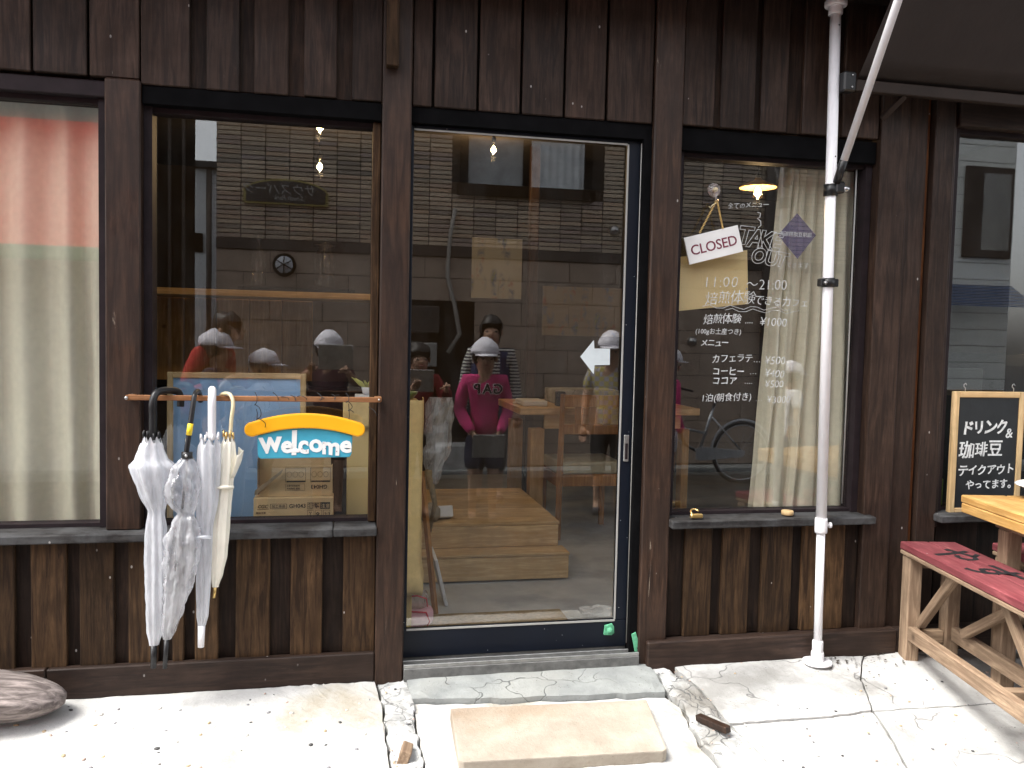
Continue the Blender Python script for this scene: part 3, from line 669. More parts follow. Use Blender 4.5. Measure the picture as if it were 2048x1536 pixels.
# ================================================================ BEHIND THE SECOND WINDOW
bb = thing('blue_board', 'blue chalkboard in a pale wooden frame leaning inside the window', 'board', (-.384, .27, .53))
box('panel', -.617, -.151, .252, .262, .552, 1.088, M['board_blue'], bb, 0)
for a in ((-.638, -.6165, .53, 1.11), (-.1515, -.13, .53, 1.11)): box('frame_side', a[0], a[1], .244, .268, a[2], a[3], M['frame_pine'], bb, .002)
for z in (.53, 1.0885): box('frame_rail', -.616, -.152, .244, .268, z, z+.0215, M['pine'], bb, .002)
bx = thing('cardboard_box', 'closed brown carton with printed handling marks standing on the sill inside', 'carton', (-.166, .2, .53), 0, 'cartons inside the window')
box('carton', -.314, -.02, .15, .236, .535, .645, M['carton'], bx, .002)
def ink(s, x, z, size, parent, rot=0, mat='box_ink', y=.1493, **kw): return text('print', s, (x, y, z), size, M[mat], parent, rot, thick=.0003, **kw)
ink('CGC', -.3, .607, .0175, bx, shear=.25, bold=.0003); ink('GH043', -.185, .606, .021, bx, bold=.0003); ink('加工食品', -.248, .608, .0125, bx)
def outline(x0, x1, z0, z1, parent, y=.1493, t=.0012):
    V, F = join_data([box_data(x0, x1, y, y+.0006, z0, z0+t), box_data(x0, x1, y, y+.0006, z1-t, z1), box_data(x0, x0+t, y, y+.0006, z0+t, z1-t), box_data(x1-t, x1, y, y+.0006, z0+t, z1-t)])
    off = wpos((0, 0, 0), parent); return link('print', mesh('print', [v+off for v in V], F), M['box_ink'], parent)
outline(-.253, -.193, .603, .622, bx); outline(-.117, -.033, .6, .626, bx); plate('print', [(-.07, .6), (-.07, .626), (-.034, .626), (-.034, .6)], .1492, .1496, M['box_ink'], bx)
ink('衝撃', -.1145, .605, .0215, bx, bold=.0004); ink('注意', -.068, .605, .0175, bx, mat='carton', y=.1487)
for x in (-.117, -.088, -.058): outline(x, x+.025, .572, .596, bx)
ink('↑↑', -.057, .576, .016, bx); ink('Y', -.112, .576, .02, bx); ink('✿', -.086, .576, .018, bx); ink('禁印', -.065, .551, .015, bx); ink('取扱注意', -.305, .585, .009, bx); plate('print', [(-.3, .602), (-.258, .604), (-.258, .6025), (-.3, .6)], .1493, .1497, M['box_ink'], bx)
b2 = thing('cardboard_box', 'torn open brown carton with upside-down print on top of the closed one', 'carton', (-.166, .2, .646), 0, 'cartons inside the window')
plate('front_wall', [(-.305, .647), (-.024, .647), (-.026, .762), (-.03, .764), (-.2, .764), (-.205, .74), (-.222, .712), (-.25, .69), (-.28, .668)], .17, .173, M['carton'], b2)
plate('back_wall', [(-.303, .647), (-.03, .647), (-.033, .8), (-.3, .8)], .231, .234, M['carton'], b2)
box('side_wall', -.303, -.3, .1735, .2305, .647, .79, M['carton_in'], b2, 0); box('side_wall', -.029, -.026, .1735, .2305, .647, .76, M['carton'], b2, 0)
fl = plate('flap', [(-.312, .655), (-.3, .66), (-.215, .735), (-.208, .752), (-.222, .742), (-.31, .672)], .155, .16, M['carton_in'], b2)
ink('GH043', -.044, .689, .021, b2, R(180), y=.1693, bold=.0003)
for x in (-.2, -.108):
    outline(x, x+.075, .7, .755, b2, .1694); plate('print', [(x+.004, .701), (x+.073, .701), (x+.073, .706), (x+.004, .706)], .1692, .1697, M['box_ink'], b2)
    for k in range(3):
        pts = [(x+.014+.022*k+.009*math.cos(i*.7), .1696, .73+.011*math.sin(i*.7)) for i in range(10)]; tube('print', pts, .0005, M['box_ink'], b2, 4)
outline(-.2, -.128, .668, .694, b2, .1694, .0008); ink('注意 取扱説明', -.196, .684, .008, b2, y=.1692); ink('天地無用 開封', -.196, .673, .008, b2, y=.1692)
# cloth covered cabinet behind the post
cb = thing('cloth_covered_cabinet', 'tall narrow cabinet under a tan cloth standing behind the post by the door', 'cabinet', (.19, .42, .02))
box('cabinet_side', .03, .165, .31, .5, .3, .985, M['tan_board'], cb, .004); box('cabinet_foot', .16, .3, .33, .5, .02, .3, M['tan_board'], cb, .003)
V, F = [], []; nx, nz = 34, 44
for j in range(nz+1):
    z = 1.005-.80*j/nz
    for i in range(nx+1):
        a = i/nx; 
        if a < .55: x = .155+.17*a/.55; y = .305
        else: t = (a-.55)/.45; x = .325+.02*math.sin(t*1.57); y = .305+.2*t
        wv = .006*noise.noise(Vector((x*14, z*5, y*9)))+.004*noise.noise(Vector((x*40, z*12, y*20))); bul = .012*math.exp(-((z-.24)/.05)**2)
        V.append((x+(wv+bul)*(1 if a > .5 else 0), y+wv-bul*(1 if a < .6 else 0), z+(.004*math.sin(a*30) if j == nz else 0)))
for j in range(nz):
    for i in range(nx): q = j*(nx+1)+i; F.append((q, q+1, q+nx+2, q+nx+1))
off = wpos((0, 0, 0), cb); dr = link('cloth', mesh('cloth', [Vector(v)+off for v in V], F, True), M['tan_cloth'], cb); dr.modifiers.new('s', 'SOLIDIFY').thickness = .003
V, F = [], []
for j in range(13):
    for i in range(15):
        x = .012+.135*i/14; t = j/12; z = 1.006-.11*max(0, t-.25)/.75; y = .34-.045*min(1, t/.25)
        V.append((x, y+.003*math.sin(x*60+t*5), z+.004*noise.noise(Vector((x*20, t*3, 0)))))
for j in range(12):
    for i in range(14): q = j*15+i; F.append((q, q+1, q+16, q+15))
dr2 = link('cloth_fold', mesh('cloth_fold', [Vector(v)+off for v in V], F, True), M['tan_cloth'], cb); dr2.modifiers.new('s', 'SOLIDIFY').thickness = .003
box('cabinet_top', .03, .32, .31, .5, .985, 1.0, M['tan_board'], cb, .002)
tag(box('tray', .06, .16, .36, .46, 1.008, 1.02, M['paper'], None, .002), 'small white tray on top of the cloth covered cabinet', 'tray')
pl = thing('potted_plant', 'small yellow green succulent standing on the tan cabinet', 'plant', (.11, .41, 1.02))
lathe('pot', [(.018, 0), (.025, .03), (.022, .03)], (.11, .41, 1.021), M['paper'], pl, 14)
lm = plain('succulent_leaf', (.42, .44, .12), .6, .2)
for k in range(11):
    a = k*2.4; r = .02+.02*random.random(); q = Vector((math.cos(a), math.sin(a), 0))
    tube('leaf', [Vector((.11, .41, 1.04)), Vector((.11, .41, 1.065))+q*r*.8, Vector((.11, .41, 1.075+.02*random.random()))+q*r*1.7], [.003, .008, .001], lm, pl, 6, sy=.4)
tag(lathe('green_bowl', [(.03, 0), (.045, .02), (.05, .03), (.046, .03), (.03, .01)], (.27, .42, 1.004), plain('green_glaze', (.08, .16, .05), .3), None, 18), 'small green bowl on the cloth covered cabinet seen through the door', 'bowl')
# shelf with bottles on a plank partition
sh = thing('wall_shelf', 'long pine shelf against a plank partition at the back of the cafe', 'shelf', (-.45, 2.1, .02))
box('shelf_board', -1.25, .24, 1.9, 2.28, 1.468, 1.505, M['pine'], sh, .003)
xs = [-1.2, -.93, -.745, -.553, -.358, -.172]
for a, b in zip(xs, xs[1:]): box('plank', a+.002, b-.002, 2.285+random.uniform(0, .004), 2.32, .8, 1.466, M['pine_z'], sh, .003)
box('counter', -1.2, .25, 1.75, 2.28, .9, .97, M['black'], sh, .004); box('counter_front', -1.2, .25, 1.8, 1.84, .03, .9, M['dark_inner'], sh, .002)
box('upright', .2, .24, 1.9, 2.28, .98, 1.467, M['pine_z'], sh, .003); box('shelf_tray', -.58, .08, 1.95, 2.2, 1.506, 1.53, M['black'], sh, .003)
def bottle(label, x, y, z, prof): return tag(lathe('bottle', prof, (x, y, z), M['clear'], None, 20), label, 'bottle', 'glass on the shelf')
bottle('tall clear glass bottle with slim neck on the pine shelf', -.476, 2.05, 1.531, [(.045, 0), (.047, .01), (.047, .17), (.03, .215), (.014, .24), (.013, .3), (.016, .305), (.011, .305), (.011, .24), (.04, .17), (.04, .01)])
bottle('wide clear glass jar with lid on the pine shelf', -.1, 2.05, 1.531, [(.062, 0), (.065, .02), (.065, .2), (.045, .23), (.045, .25), (.066, .252), (.066, .265), (.03, .275), (.04, .23), (.058, .2), (.058, .02)])
# pendant bulbs
def pendant(x, y, z, label, shade=False, watts=2.6):
    p = thing('pendant_lamp', label, 'lamp', (x, y, z), 0, 'pendant bulbs in the cafe')
    lathe('bulb', [(.003, -.05), (.02, -.04), (.027, -.022), (.02, .0), (.012, .02), (.01, .03)], (x, y, z), M['clear'], p, 16)
    lathe('filament', [(.005, -.038), (.017, -.024), (.015, -.01), (.005, .006)], (x, y, z), M['bulb'], p, 10)
    lathe('socket', [(.013, .03), (.014, .065), (.006, .075)], (x, y, z), M['black_plastic'], p, 14); tube('cord', [(x, y, z+.07), (x, y, 2.64)], .003, M['black_plastic'], p, 6)
    if shade: lathe('lamp_shade', [(.014, .05), (.02, .04), (.084, .012), (.088, .004), (.084, .006), (.02, .032)], (x, y, z), M['lamp_shade'], p, 28)
    l = bpy.data.lights.new('bulb_light', 'POINT'); l.energy = watts; l.color = (1, .66, .33); l.shadow_soft_size = .02
    lo = bpy.data.objects.new('bulb_light', l); C.objects.link(lo); lo.parent = p; lo.location = (0, 0, -.07)
    return p
pendant(-.112, 1.2, 2.3, 'bare glowing bulb hanging nearest inside the second window'); pendant(-.142, 2.4, 2.335, 'bare glowing bulb hanging deeper in above the pine shelf'); pendant(.985, 2.5, 2.535, 'small bare glowing bulb hanging behind the glass door')
pendant(1.931, .62, 2.0, 'glowing bulb under a flat round enamel shade behind the menu window', True, 1.1)

# ================================================================ BEHIND THE DOOR
stp = thing('wooden_steps', 'pine platform with two broad steps just inside the door', 'steps', (.8, 1.2, .02))
box('riser', .33, 1.172, 1.05, 1.07, .03, .15, M['pine'], stp, .004); box('tread', .33, 1.176, 1.045, 1.2, .1502, .166, M['pine'], stp, .004)
box('riser', .4, 1.15, 1.19, 1.21, .167, .278, M['pine'], stp, .004); box('platform_side', 1.13, 1.15, 1.211, 2.2, .02, .278, M['pine_y'], stp, .003)
pb = [1.19+.125*i for i in range(9)]
for a, b in zip(pb, pb[1:]): box('deck_board', .1, 1.155, a+.001, b-.001, .279, .297, M['pine'], stp, .003)
tb = thing('wooden_table', 'sturdy pine table with a square leg behind the steps', 'table', (1.7, 2.3, .02))
box('tabletop', 1.1, 2.3, 2.0, 2.75, .79, .835, M['pine'], tb, .004); box('apron', 1.266, 2.18, 2.03, 2.06, .7, .789, M['pine'], tb, .003)
for x, y in ((1.175, 2.02), (2.19, 2.02), (1.175, 2.66), (2.19, 2.66)): box('leg', x, x+.09 if x < 1.7 else x+.05, y, y+.085, .021, .7, M['pine_z'], tb, .004)
for nm, lab, x0, x1, y0, y1, z0, z1, m in (('paper_stack', 'stack of pale papers lying on the pine table', 1.14, 1.3, 2.1, 2.35, .836, .87, 'paper'), ('storage_box', 'low grey box with crumpled covering on the pine table', 1.4, 1.85, 2.3, 2.6, .836, .93, 'mortar'), ('blue_tin', 'small dark blue tin on the pine table', 1.36, 1.42, 2.1, 2.16, .836, .93, 'navy')):
    tag(box(nm, x0, x1, y0, y1, z0, z1, M[m], None, .006), lab, nm.split('_')[-1])
# chair
ch = thing('wooden_chair', 'orange brown wooden chair with a cream seat pad by the table', 'chair', (1.55, 2.1, .02))
for x in (1.335, 1.74):
    tube('leg', [(x, 1.9, .02), (x+.004, 1.905, .45), (x+.008, 1.885, .93)], [.019, .02, .016], M['chair_wood'], ch, 4, False); box('leg', x-.016, x+.018, 2.28, 2.315, .021, .44, M['chair_wood'], ch, .003)
box('back_rail', 1.35, 1.73, 1.882, 1.902, .85, .925, M['chair_wood'], ch, .004); box('back_rail', 1.35, 1.73, 1.89, 1.908, .68, .742, M['chair_wood'], ch, .004)
for x in (1.45, 1.54, 1.63): box('back_slat', x-.025, x+.025, 1.888, 1.9, .743, .849, M['chair_wood'], ch, .002)
box('seat_frame', 1.32, 1.76, 1.912, 2.31, .35, .425, M['chair_wood'], ch, .004); box('seat_pad', 1.33, 1.75, 1.915, 2.31, .4255, .505, M['seat_pad'], ch, .02, seg=3)
# bits on the floor
o = tag(tube('wooden_batten', [(.358, .62, .665), (.43, .6, .022)], .014, M['chair_wood'], None, 4, False), 'orange wooden batten leaning against the cloth covered cabinet', 'batten')
tag(box('door_mat', .36, 1.0, .42, .57, .0205, .032, M['tan_mat'], None, .004), 'brown coir mat on the floor just inside the door', 'mat')
bg = thing('pink_bag', 'clear and pink plastic bag with red piping on the floor behind the post', 'bag', (.31, .5, .02))
for k, (z0, z1, sx) in enumerate(((.021, .1, .085), (.101, .17, .07))):
    prof = []; V, F = [], []
    for j in range(7):
        t = j/6; z = z0+(z1-z0)*t; g = 1-.25*(2*t-1)**4+(.08 if k == 0 else 0)
        for i in range(20):
            a = 2*math.pi*i/20; V.append(Vector((.315+sx*g*math.copysign(abs(math.cos(a))**.6, math.cos(a)), .48+.06*g*math.copysign(abs(math.sin(a))**.6, math.sin(a)), z+.004*noise.noise(Vector((a, z*20, 0)))))+wpos((0, 0, 0), bg))
    for j in range(6):
        for i in range(20): F.append((j*20+i, j*20+(i+1) % 20, (j+1)*20+(i+1) % 20, (j+1)*20+i))
    F.append(tuple(range(20))[::-1]); F.append(tuple(120+i for i in range(20)))
    link('pouch', mesh('pouch', V, F, True), M['pink_bag'] if k == 0 else M['bag_film'], bg)
tube('piping', [(.24, .418, .09), (.31, .415, .098), (.37, .42, .09), (.385, .425, .05), (.375, .425, .025)], .004, M['red'], bg, 6); tube('piping', [(.25, .418, .16), (.33, .418, .165), (.37, .42, .15), (.375, .42, .115)], .003, M['red'], bg, 6)
o = tag(box('paper_sheaf', .455, .47, .68, .86, .03, .26, M['paper'], None, .002), 'pale sheaf of paper leaning by the lower step', 'papers'); o.rotation_euler = (R(6), R(-14), 0)
o = tag(box('paper_packet', .49, .59, 1.28, 1.36, .298, .36, M['paper'], None, .004), 'small white paper packet on the platform', 'packet'); o.rotation_euler = (R(-20), 0, R(10))
o = tag(lathe('cloth_sack', [(.04, 0), (.055, .02), (.055, .06), (.035, .085), (.012, .095)], (.47, 1.27, .298), plain('sackcloth', (.3, .25, .18), .9, .2, 40), None, 14), 'small rounded cloth sack on the platform edge', 'sack')
pr = structure(box('interior_post', 1.31, 1.375, 2.78, 2.85, .02, 2.64, M['post'], None, .003))
# dried plant in a bag by the dark wall, posters on the back wall
def poster(name, label, x0, x1, y, z0, z1, seedv, base=(.5, .49, .47)):
    n = N(name); v = n.coords((1, 1, 1), False); vo = n.n('ShaderNodeTexVoronoi'); vo.inputs['Scale'].default_value = 11; mp = n.coords((1, 1, .35), False)
    n.l(mp, vo.inputs['Vector']); c = n.ramp(n.noise(v, 9, 3), [(.3, (.35, .1, .08)), (.45, base), (.58, (.12, .16, .3)), (.7, (.3, .32, .12))])
    c = n.mix(n.ramp(vo.outputs['Distance'], [(.2, 0), (.45, 1)]), c, base); n.bsdf(c, .7)
    return tag(box(name, x0, x1, y, y+.004, z0, z1, n.m, None, 0), label, 'poster')
poster('poster', 'colourful abstract poster on the back wall seen through the door', 1.14, 1.6, 4.39, 1.62, 2.16, 1)
poster('poster', 'wide muted poster low on the back wall right of the tall one', 1.8, 2.9, 4.39, 1.3, 1.75, 2, (.3, .26, .22))
o = thing('wrapped_bouquet', 'dried bouquet in shiny clear wrap standing behind the tan cabinet', 'bouquet', (.45, .95, .3))
tube('stem', [(.42, .92, .62), (.46, .96, .45), (.44, 1.0, .3)], [.02, .012, .01], M['tan_mat'], o, 6); 
V, F = [], []
for j in range(14):
    t = j/13
    for i in range(18):
        a = 2*math.pi*i/18; r = (.02+.05*math.sin(t*2.4))*(1+.5*noise.noise(Vector((math.cos(a)*2, math.sin(a)*2, t*7)))); V.append(Vector((.45+.03*t+r*math.cos(a), .95+r*math.sin(a), .55+.42*t))+wpos((0, 0, 0), o))
for j in range(13):
    for i in range(18): F.append((j*18+i, j*18+(i+1) % 18, (j+1)*18+(i+1) % 18, (j+1)*18+i))
link('wrap', mesh('wrap', V, F, False), M['crumple'], o)

# ================================================================ CURTAINS
def curtain(name, label, top, bottom, z0, z1, y, folds, amp, seed, cap=.0):
    """cloth hung from (x0,x1) at the top to (x0,x1) at the bottom"""
    V, F = [], []; nx, nz = 150, 46
    for j in range(nz+1):
        t = j/nz; z = z1+(z0-z1)*t
        a0 = top[0]+(bottom[0]-top[0])*t**1.1; a1 = top[1]+(bottom[1]-top[1])*t
        for i in range(nx+1):
            u = i/nx; ph = u*folds*2*math.pi+3.2*noise.noise(Vector((u*7, t*.7, seed)))+.5*math.sin(t*2+u*9)
            am = amp*(.55+.75*abs(noise.noise(Vector((u*4, t*1.1, seed+7)))))*(1 if t > .05 else .8+4*t*.2)
            yy = y+am*math.sin(ph)+.35*am*math.sin(2*ph+1)+.012*noise.noise(Vector((u*8, t*4, seed+3)))
            V.append((a0+(a1-a0)*u+.25*am*math.cos(ph), yy, z+.004*math.sin(ph) if j == nz else z))
    for j in range(nz):
        for i in range(nx): q = j*(nx+1)+i; F.append((q, q+1, q+nx+2, q+nx+1))
    o = link(name, mesh(name, V, F, True), M['curtain']); o.modifiers.new('s', 'SOLIDIFY').thickness = .0015
    return tag(o, label, 'curtain', 'cream curtains')
curtain('curtain', 'cream curtain hanging in soft folds across the leftmost window', (-2.55, -.8), (-2.55, -.815), .53, 2.1, .195, 14, .034, 3)
curtain('curtain', 'cream curtain gathered to the right side of the menu window', (1.815, 2.16), (1.72, 2.19), .54, 2.08, .2, 6.5, .026, 9)
structure(box('curtain_rod', -2.5, -.7, .17, .185, 2.11, 2.125, M['alu'], None, .003)); structure(box('curtain_rod', 1.3, 2.2, .19, .205, 2.095, 2.11, M['alu'], None, .003))
# ================================================================ MENU WINDOW
def menu(s, x, z, size, rot=-.02, bold=-.0004, **kw):
    kw.setdefault('jit', .05); kw.setdefault('shear', .12); kw.setdefault('spacing', 1.0)
    return text('lettering', s, (x, .0838, z), size, M['marker'], win_c, rot, bold=bold, thick=.0004, **kw)
menu('全てのメニュー', 1.523, 1.808, .026, -.1, -.0002); 
tube('lettering', [(1.655, .0836, 1.80), (1.668, .0836, 1.797), (1.666, .0836, 1.78), (1.655, .0836, 1.776), (1.67, .0836, 1.765), (1.672, .0836, 1.748), (1.66, .0836, 1.738)], .0015, M['marker'], win_c, 5)
def hollow(s, x, z, size, rot):         # outlined capitals drawn with the marker
    cu = bpy.data.curves.new('lettering', 'FONT'); cu.body = s; cu.size = size; cu.fill_mode = 'NONE'; cu.bevel_depth = .0013; cu.bevel_resolution = 0; cu.resolution_u = 4; cu.offset = .003; cu.shear = .2
    o = bpy.data.objects.new('tmp', cu); C.objects.link(o); bpy.context.view_layer.update()
    me = bpy.data.meshes.new_from_object(o.evaluated_get(bpy.context.evaluated_depsgraph_get())); bpy.data.objects.remove(o)
    me.materials.clear(); link('lettering', me, M['marker'], win_c, wpos((x, .0826, z), win_c), (R(90), rot, 0))
for s, x, z, k, r in (('T', 1.567, 1.672, .1, .05), ('A', 1.612, 1.662, .1, .06), ('K', 1.655, 1.66, .1, .1), ('E', 1.706, 1.652, .1, .1), ('O', 1.632, 1.595, .08, -.05), ('U', 1.69, 1.592, .08, .08), ('T', 1.738, 1.59, .08, .15)): hollow(s, x, z, k, r)
menu('できます', 1.79, 1.583, .026, .0)
menu('11:00', 1.427, 1.488, .062, -.04, -.0014, spacing=1.12); menu('～21:00', 1.612, 1.487, .058, -.02, -.0008)
menu('焙煎体験', 1.44, 1.425, .055, -.05, -.0006); menu('できるカフェ', 1.655, 1.43, .041, .03, -.0002)
for k in range(2): tube('lettering', [(1.43+.03*i+.1*k, .0836, 1.412-.012*k+.008*math.sin(i*1.9)) for i in range(14-2*k)], .0011, M['marker'], win_c, 5)
menu('焙煎体験', 1.436, 1.344, .041, -.06, .0); menu('‥‥', 1.615, 1.348, .035); menu('¥1000', 1.682, 1.342, .048, .02, -.0004)
menu('(100gお土産つき)', 1.402, 1.302, .0265, -.01, .0)
menu('メニュー', 1.427, 1.253, .031, -.02, .0002, spacing=.95)
menu('カフェラテ', 1.478, 1.188, .036, -.04, .0, spacing=1.0); menu('…', 1.66, 1.19, .035); menu('¥500', 1.71, 1.183, .046, .0, -.0005)
menu('コーヒー', 1.48, 1.138, .035, -.02, .0004, spacing=1.05); menu('…', 1.645, 1.14, .035); menu('¥400', 1.712, 1.133, .044, .06, -.0005)
menu('ココア', 1.482, 1.1, .034, -.02, .0004, spacing=1.2); menu('‥‥', 1.625, 1.1, .033); menu('¥500', 1.715, 1.087, .042, .0, -.0005)
menu('1泊(朝食付き)', 1.436, 1.027, .0365, -.04, -.0001); menu('…', 1.676, 1.03, .033); menu('¥3000', 1.728, 1.022, .042, -.02, -.0007)
# purple diamond sticker on the inner side
n = N('purple_film'); tr_ = n.n('ShaderNodeBsdfTransparent'); df_ = n.n('ShaderNodeBsdfDiffuse'); df_.inputs[0].default_value = (.16, .14, .27, 1); tr_.inputs[0].default_value = (.75, .72, .85, 1)
mx_ = n.n('ShaderNodeMixShader', i_0=.55); n.l(tr_.outputs[0], mx_.inputs[1]); n.l(df_.outputs[0], mx_.inputs[2]); n.l(mx_.outputs[0], n.out.inputs[0]); M['purple'] = n.m
dm = plate('diamond_sticker', [(1.752, 1.713), (1.835, 1.806), (1.924, 1.72), (1.845, 1.62)], .0895, .0905, M['purple'], win_c)
text('print', '珈琲豆焙煎販売', (1.905, .0892, 1.712), .021, M['marker'], dm, 0, True, thick=.0003)
tg = dm; dm['label'] = 'purple diamond sticker with mirrored print'
# card behind the closed sign
cd = tag(plate('cardboard_sheet', [(1.317, 1.606), (1.623, 1.647), (1.637, 1.428), (1.311, 1.388)], .098, .102, M['ply'], None, .001), 'plain tan cardboard sheet taped inside the menu window', 'cardboard')
for x, z in ((1.328, 1.475), (1.626, 1.49), (1.52, 1.47)): lathe('pin', [(.004, 0), (.004, .002), (.002, .003)], (x, .098, z), M['steel'], cd, 10, (R(90), 0, 0))
# CLOSED sign on a suction hook
cl = thing('closed_sign', 'white closed sign hanging crooked on a chain from a suction cup', 'sign', (1.45, .05, 1.65))
ang = math.atan2(1.738-1.676, 1.55-1.322)
pn = plate('panel', [(-.118, -.054), (.118, -.054), (.118, .054), (-.118, .054)], -.004, .004, M['white_paint'], cl, .0015, (1.452, .05, 1.656)); pn.rotation_euler = (0, -ang, 0)
me = text_mesh('CLOSED', .056, .0006, .0004, align='CENTER', spacing=.97); me.materials.clear(); me.materials.append(M['plum_ink']); link('lettering', me, M['plum_ink'], pn, (0, -.0046, -.021), (R(90), 0, 0))
lathe('suction_cup', [(.006, .014), (.012, .01), (.026, .0045), (.028, .0), (.0275, 0)], (1.462, .0845, 1.878), M['bag_film'], cl, 24, (R(90), 0, 0)); lathe('hook_boss', [(.01, .0), (.009, .012), (.004, .014)], (1.462, .078, 1.878), M['ivory'], cl, 14, (R(90), 0, 0))
tube('hook', [(1.462, .066, 1.878), (1.46, .06, 1.85), (1.459, .055, 1.832), (1.457, .045, 1.828), (1.457, .04, 1.838)], .004, M['bag_film'], cl, 8)
for a, b in (((1.456, .046, 1.83), (1.389, .044, 1.7)), ((1.459, .046, 1.83), (1.487, .044, 1.722))):
    a, b = Vector(a), Vector(b); k = 17; L = []
    for i in range(k):
        p = a.lerp(b, (i+.5)/k); t = (b-a).normalized(); s = Vector((0, 1, 0)) if i % 2 else t.cross(Vector((0, 1, 0)))
        pts = [p+t*.0058*math.cos(q*math.pi/4)+s*.0034*math.sin(q*math.pi/4) for q in range(9)]; L.append(tube_data([wpos(x, cl) for x in pts], .0011, 5, False))
    V, F = join_data(L); link('chain', mesh('chain', V, F, True), M['gold'], cl)
tube('cord_end', [(1.455, .045, 1.82), (1.44, .045, 1.812), (1.43, .045, 1.8), (1.425, .045, 1.806)], .0022, M['ivory'], cl, 6)
# things on the sill
pk = thing('padlock', 'open brass padlock lying on the menu window sill', 'padlock', (1.387, -.012, .57))
box('body', 1.361, 1.413, -.032, -.014, .5715, .589, M['gold'], pk, .004); tube('shackle', [(1.372, -.02, .585), (1.37, -.005, .592), (1.38, .012, .598), (1.393, .014, .6), (1.402, .006, .598), (1.404, -.002, .594)], .0035, M['gold'], pk, 8)
tag(lathe('wood_disc', [(.023, 0), (.0245, .002), (.0245, .016), (.022, .018)], (1.797, .005, .571), M['frame_pine'], None, 20), 'small pale wooden disc on the menu window sill', 'disc')

# ================================================================ AWNING ON A TENSION POLE
aw = thing('pole_awning', 'brown canvas awning clamped to a white telescopic tension pole', 'awning', (1.904, -.085, -.03))
B, T = Vector((1.904, -.085, -.02)), Vector((1.862, -.085, 2.6))
def pz(z): return B.lerp(T, (z-B.z)/(T.z-B.z))
tube('pole', [pz(.0), pz(.545)], .0165, M['white_plastic'], aw, 20); tube('pole', [pz(.545), pz(2.56)], .0205, M['white_plastic'], aw, 20)
rr = .0
for z0, z1, r, nm, m in ((-.018, -.008, .058, 'foot', 'white_plastic'), (-.008, .03, .025, 'foot_collar', 'white_plastic'), (.03, .075, .0215, 'foot_collar', 'white_plastic'), (.515, .575, .0245, 'coupler', 'white_plastic'), (2.545, 2.575, .027, 'top_collar', 'white_plastic'), (2.575, 2.598, .042, 'top_cap', 'white_plastic')):
    tube(nm, [pz(z0), pz(z0+(z1-z0)*.15), pz(z0+(z1-z0)*.85), pz(z1)], [r*.96, r, r, r*.94], M[m], aw, 24)
lathe('coupler_screw', [(.006, 0), (.006, .012), (.012, .013), (.012, .02), (.004, .022)], (1.918, -.085, .545), M['white_plastic'], aw, 12, (0, R(90), 0))
for z0, z1 in ((1.495, 1.53), (1.85, 1.895)):
    tube('clamp', [pz(z0), pz(z1)], .027, M['black_plastic'], aw, 16)
box('clamp_lug', 1.84, 1.918, -.1, -.07, 1.497, 1.528, M['black_plastic'], aw, .003); lathe('clamp_bolt', [(.006, 0), (.006, .014), (.003, .016)], (1.852, -.102, 1.51), M['steel'], aw, 8, (R(90), 0, 0))
box('clamp_lug', 1.88, 1.92, -.115, -.08, 1.86, 1.905, M['black_plastic'], aw, .006); lathe('clamp_bolt', [(.011, 0), (.012, .02), (.006, .024)], (1.915, -.105, 1.877), M['steel'], aw, 10, (0, R(90), 0))
cbx = box('corner_bracket', 1.882, 1.935, -.135, -.09, 2.245, 2.32, M['black_plastic'], aw, .006); 
for z in (2.26, 2.305): lathe('bracket_bolt', [(.004, 0), (.003, .003)], (1.915, -.136, z), M['steel'], aw, 8, (R(90), 0, 0))
for z in (2.5, 2.0): lathe('pole_hole', [(.003, 0), (.003, .002)], (pz(z).x+.004, -.1045, z), M['ink'], aw, 8, (R(90), 0, 0))
p0, p1 = Vector((1.885, -.105, 1.9)), Vector((1.905, -.82, 3.2))
tube('arm', [p0, p0.lerp(p1, .06)], .0155, M['black_plastic'], aw, 12); tube('arm', [p0.lerp(p1, .05), p1], .0145, M['white_plastic'], aw, 14)
box('wall_bar', 1.936, 3.95, -.135, -.105, 2.247, 2.292, M['brown_metal'], aw, .004)
tube('stay', [(2.155, -.12, 2.25), (2.1, -.06, 2.17)], .014, M['brown_metal'], aw, 4, False)
V, F = [], []; n1, n2 = 16, 12
for j in range(n2+1):
    for i in range(n1+1):
        u = j/n2; x = 1.945+1.95*i/n1+.02*u*0; y = -.122-.7*u; z = 2.295+.93*u-.03*math.sin(u*math.pi); V.append(Vector((x, y, z))+wpos((0, 0, 0), aw))
for j in range(n2):
    for i in range(n1): q = j*(n1+1)+i; F.append((q, q+1, q+n1+2, q+n1+1))
cv = link('canvas', mesh('canvas', V, F, True), M['canvas'], aw); cv.modifiers.new('s', 'SOLIDIFY').thickness = .002
tube('front_bar', [(1.9, -.82, 3.22), (3.95, -.82, 3.22)], .016, M['white_plastic'], aw, 12); tube('pole', [(3.97, -.085, -.02), (3.97, -.085, 2.6)], .0205, M['white_plastic'], aw, 16); tube('arm', [(3.96, -.1, 1.9), (3.95, -.82, 3.2)], .0125, M['white_plastic'], aw, 12)

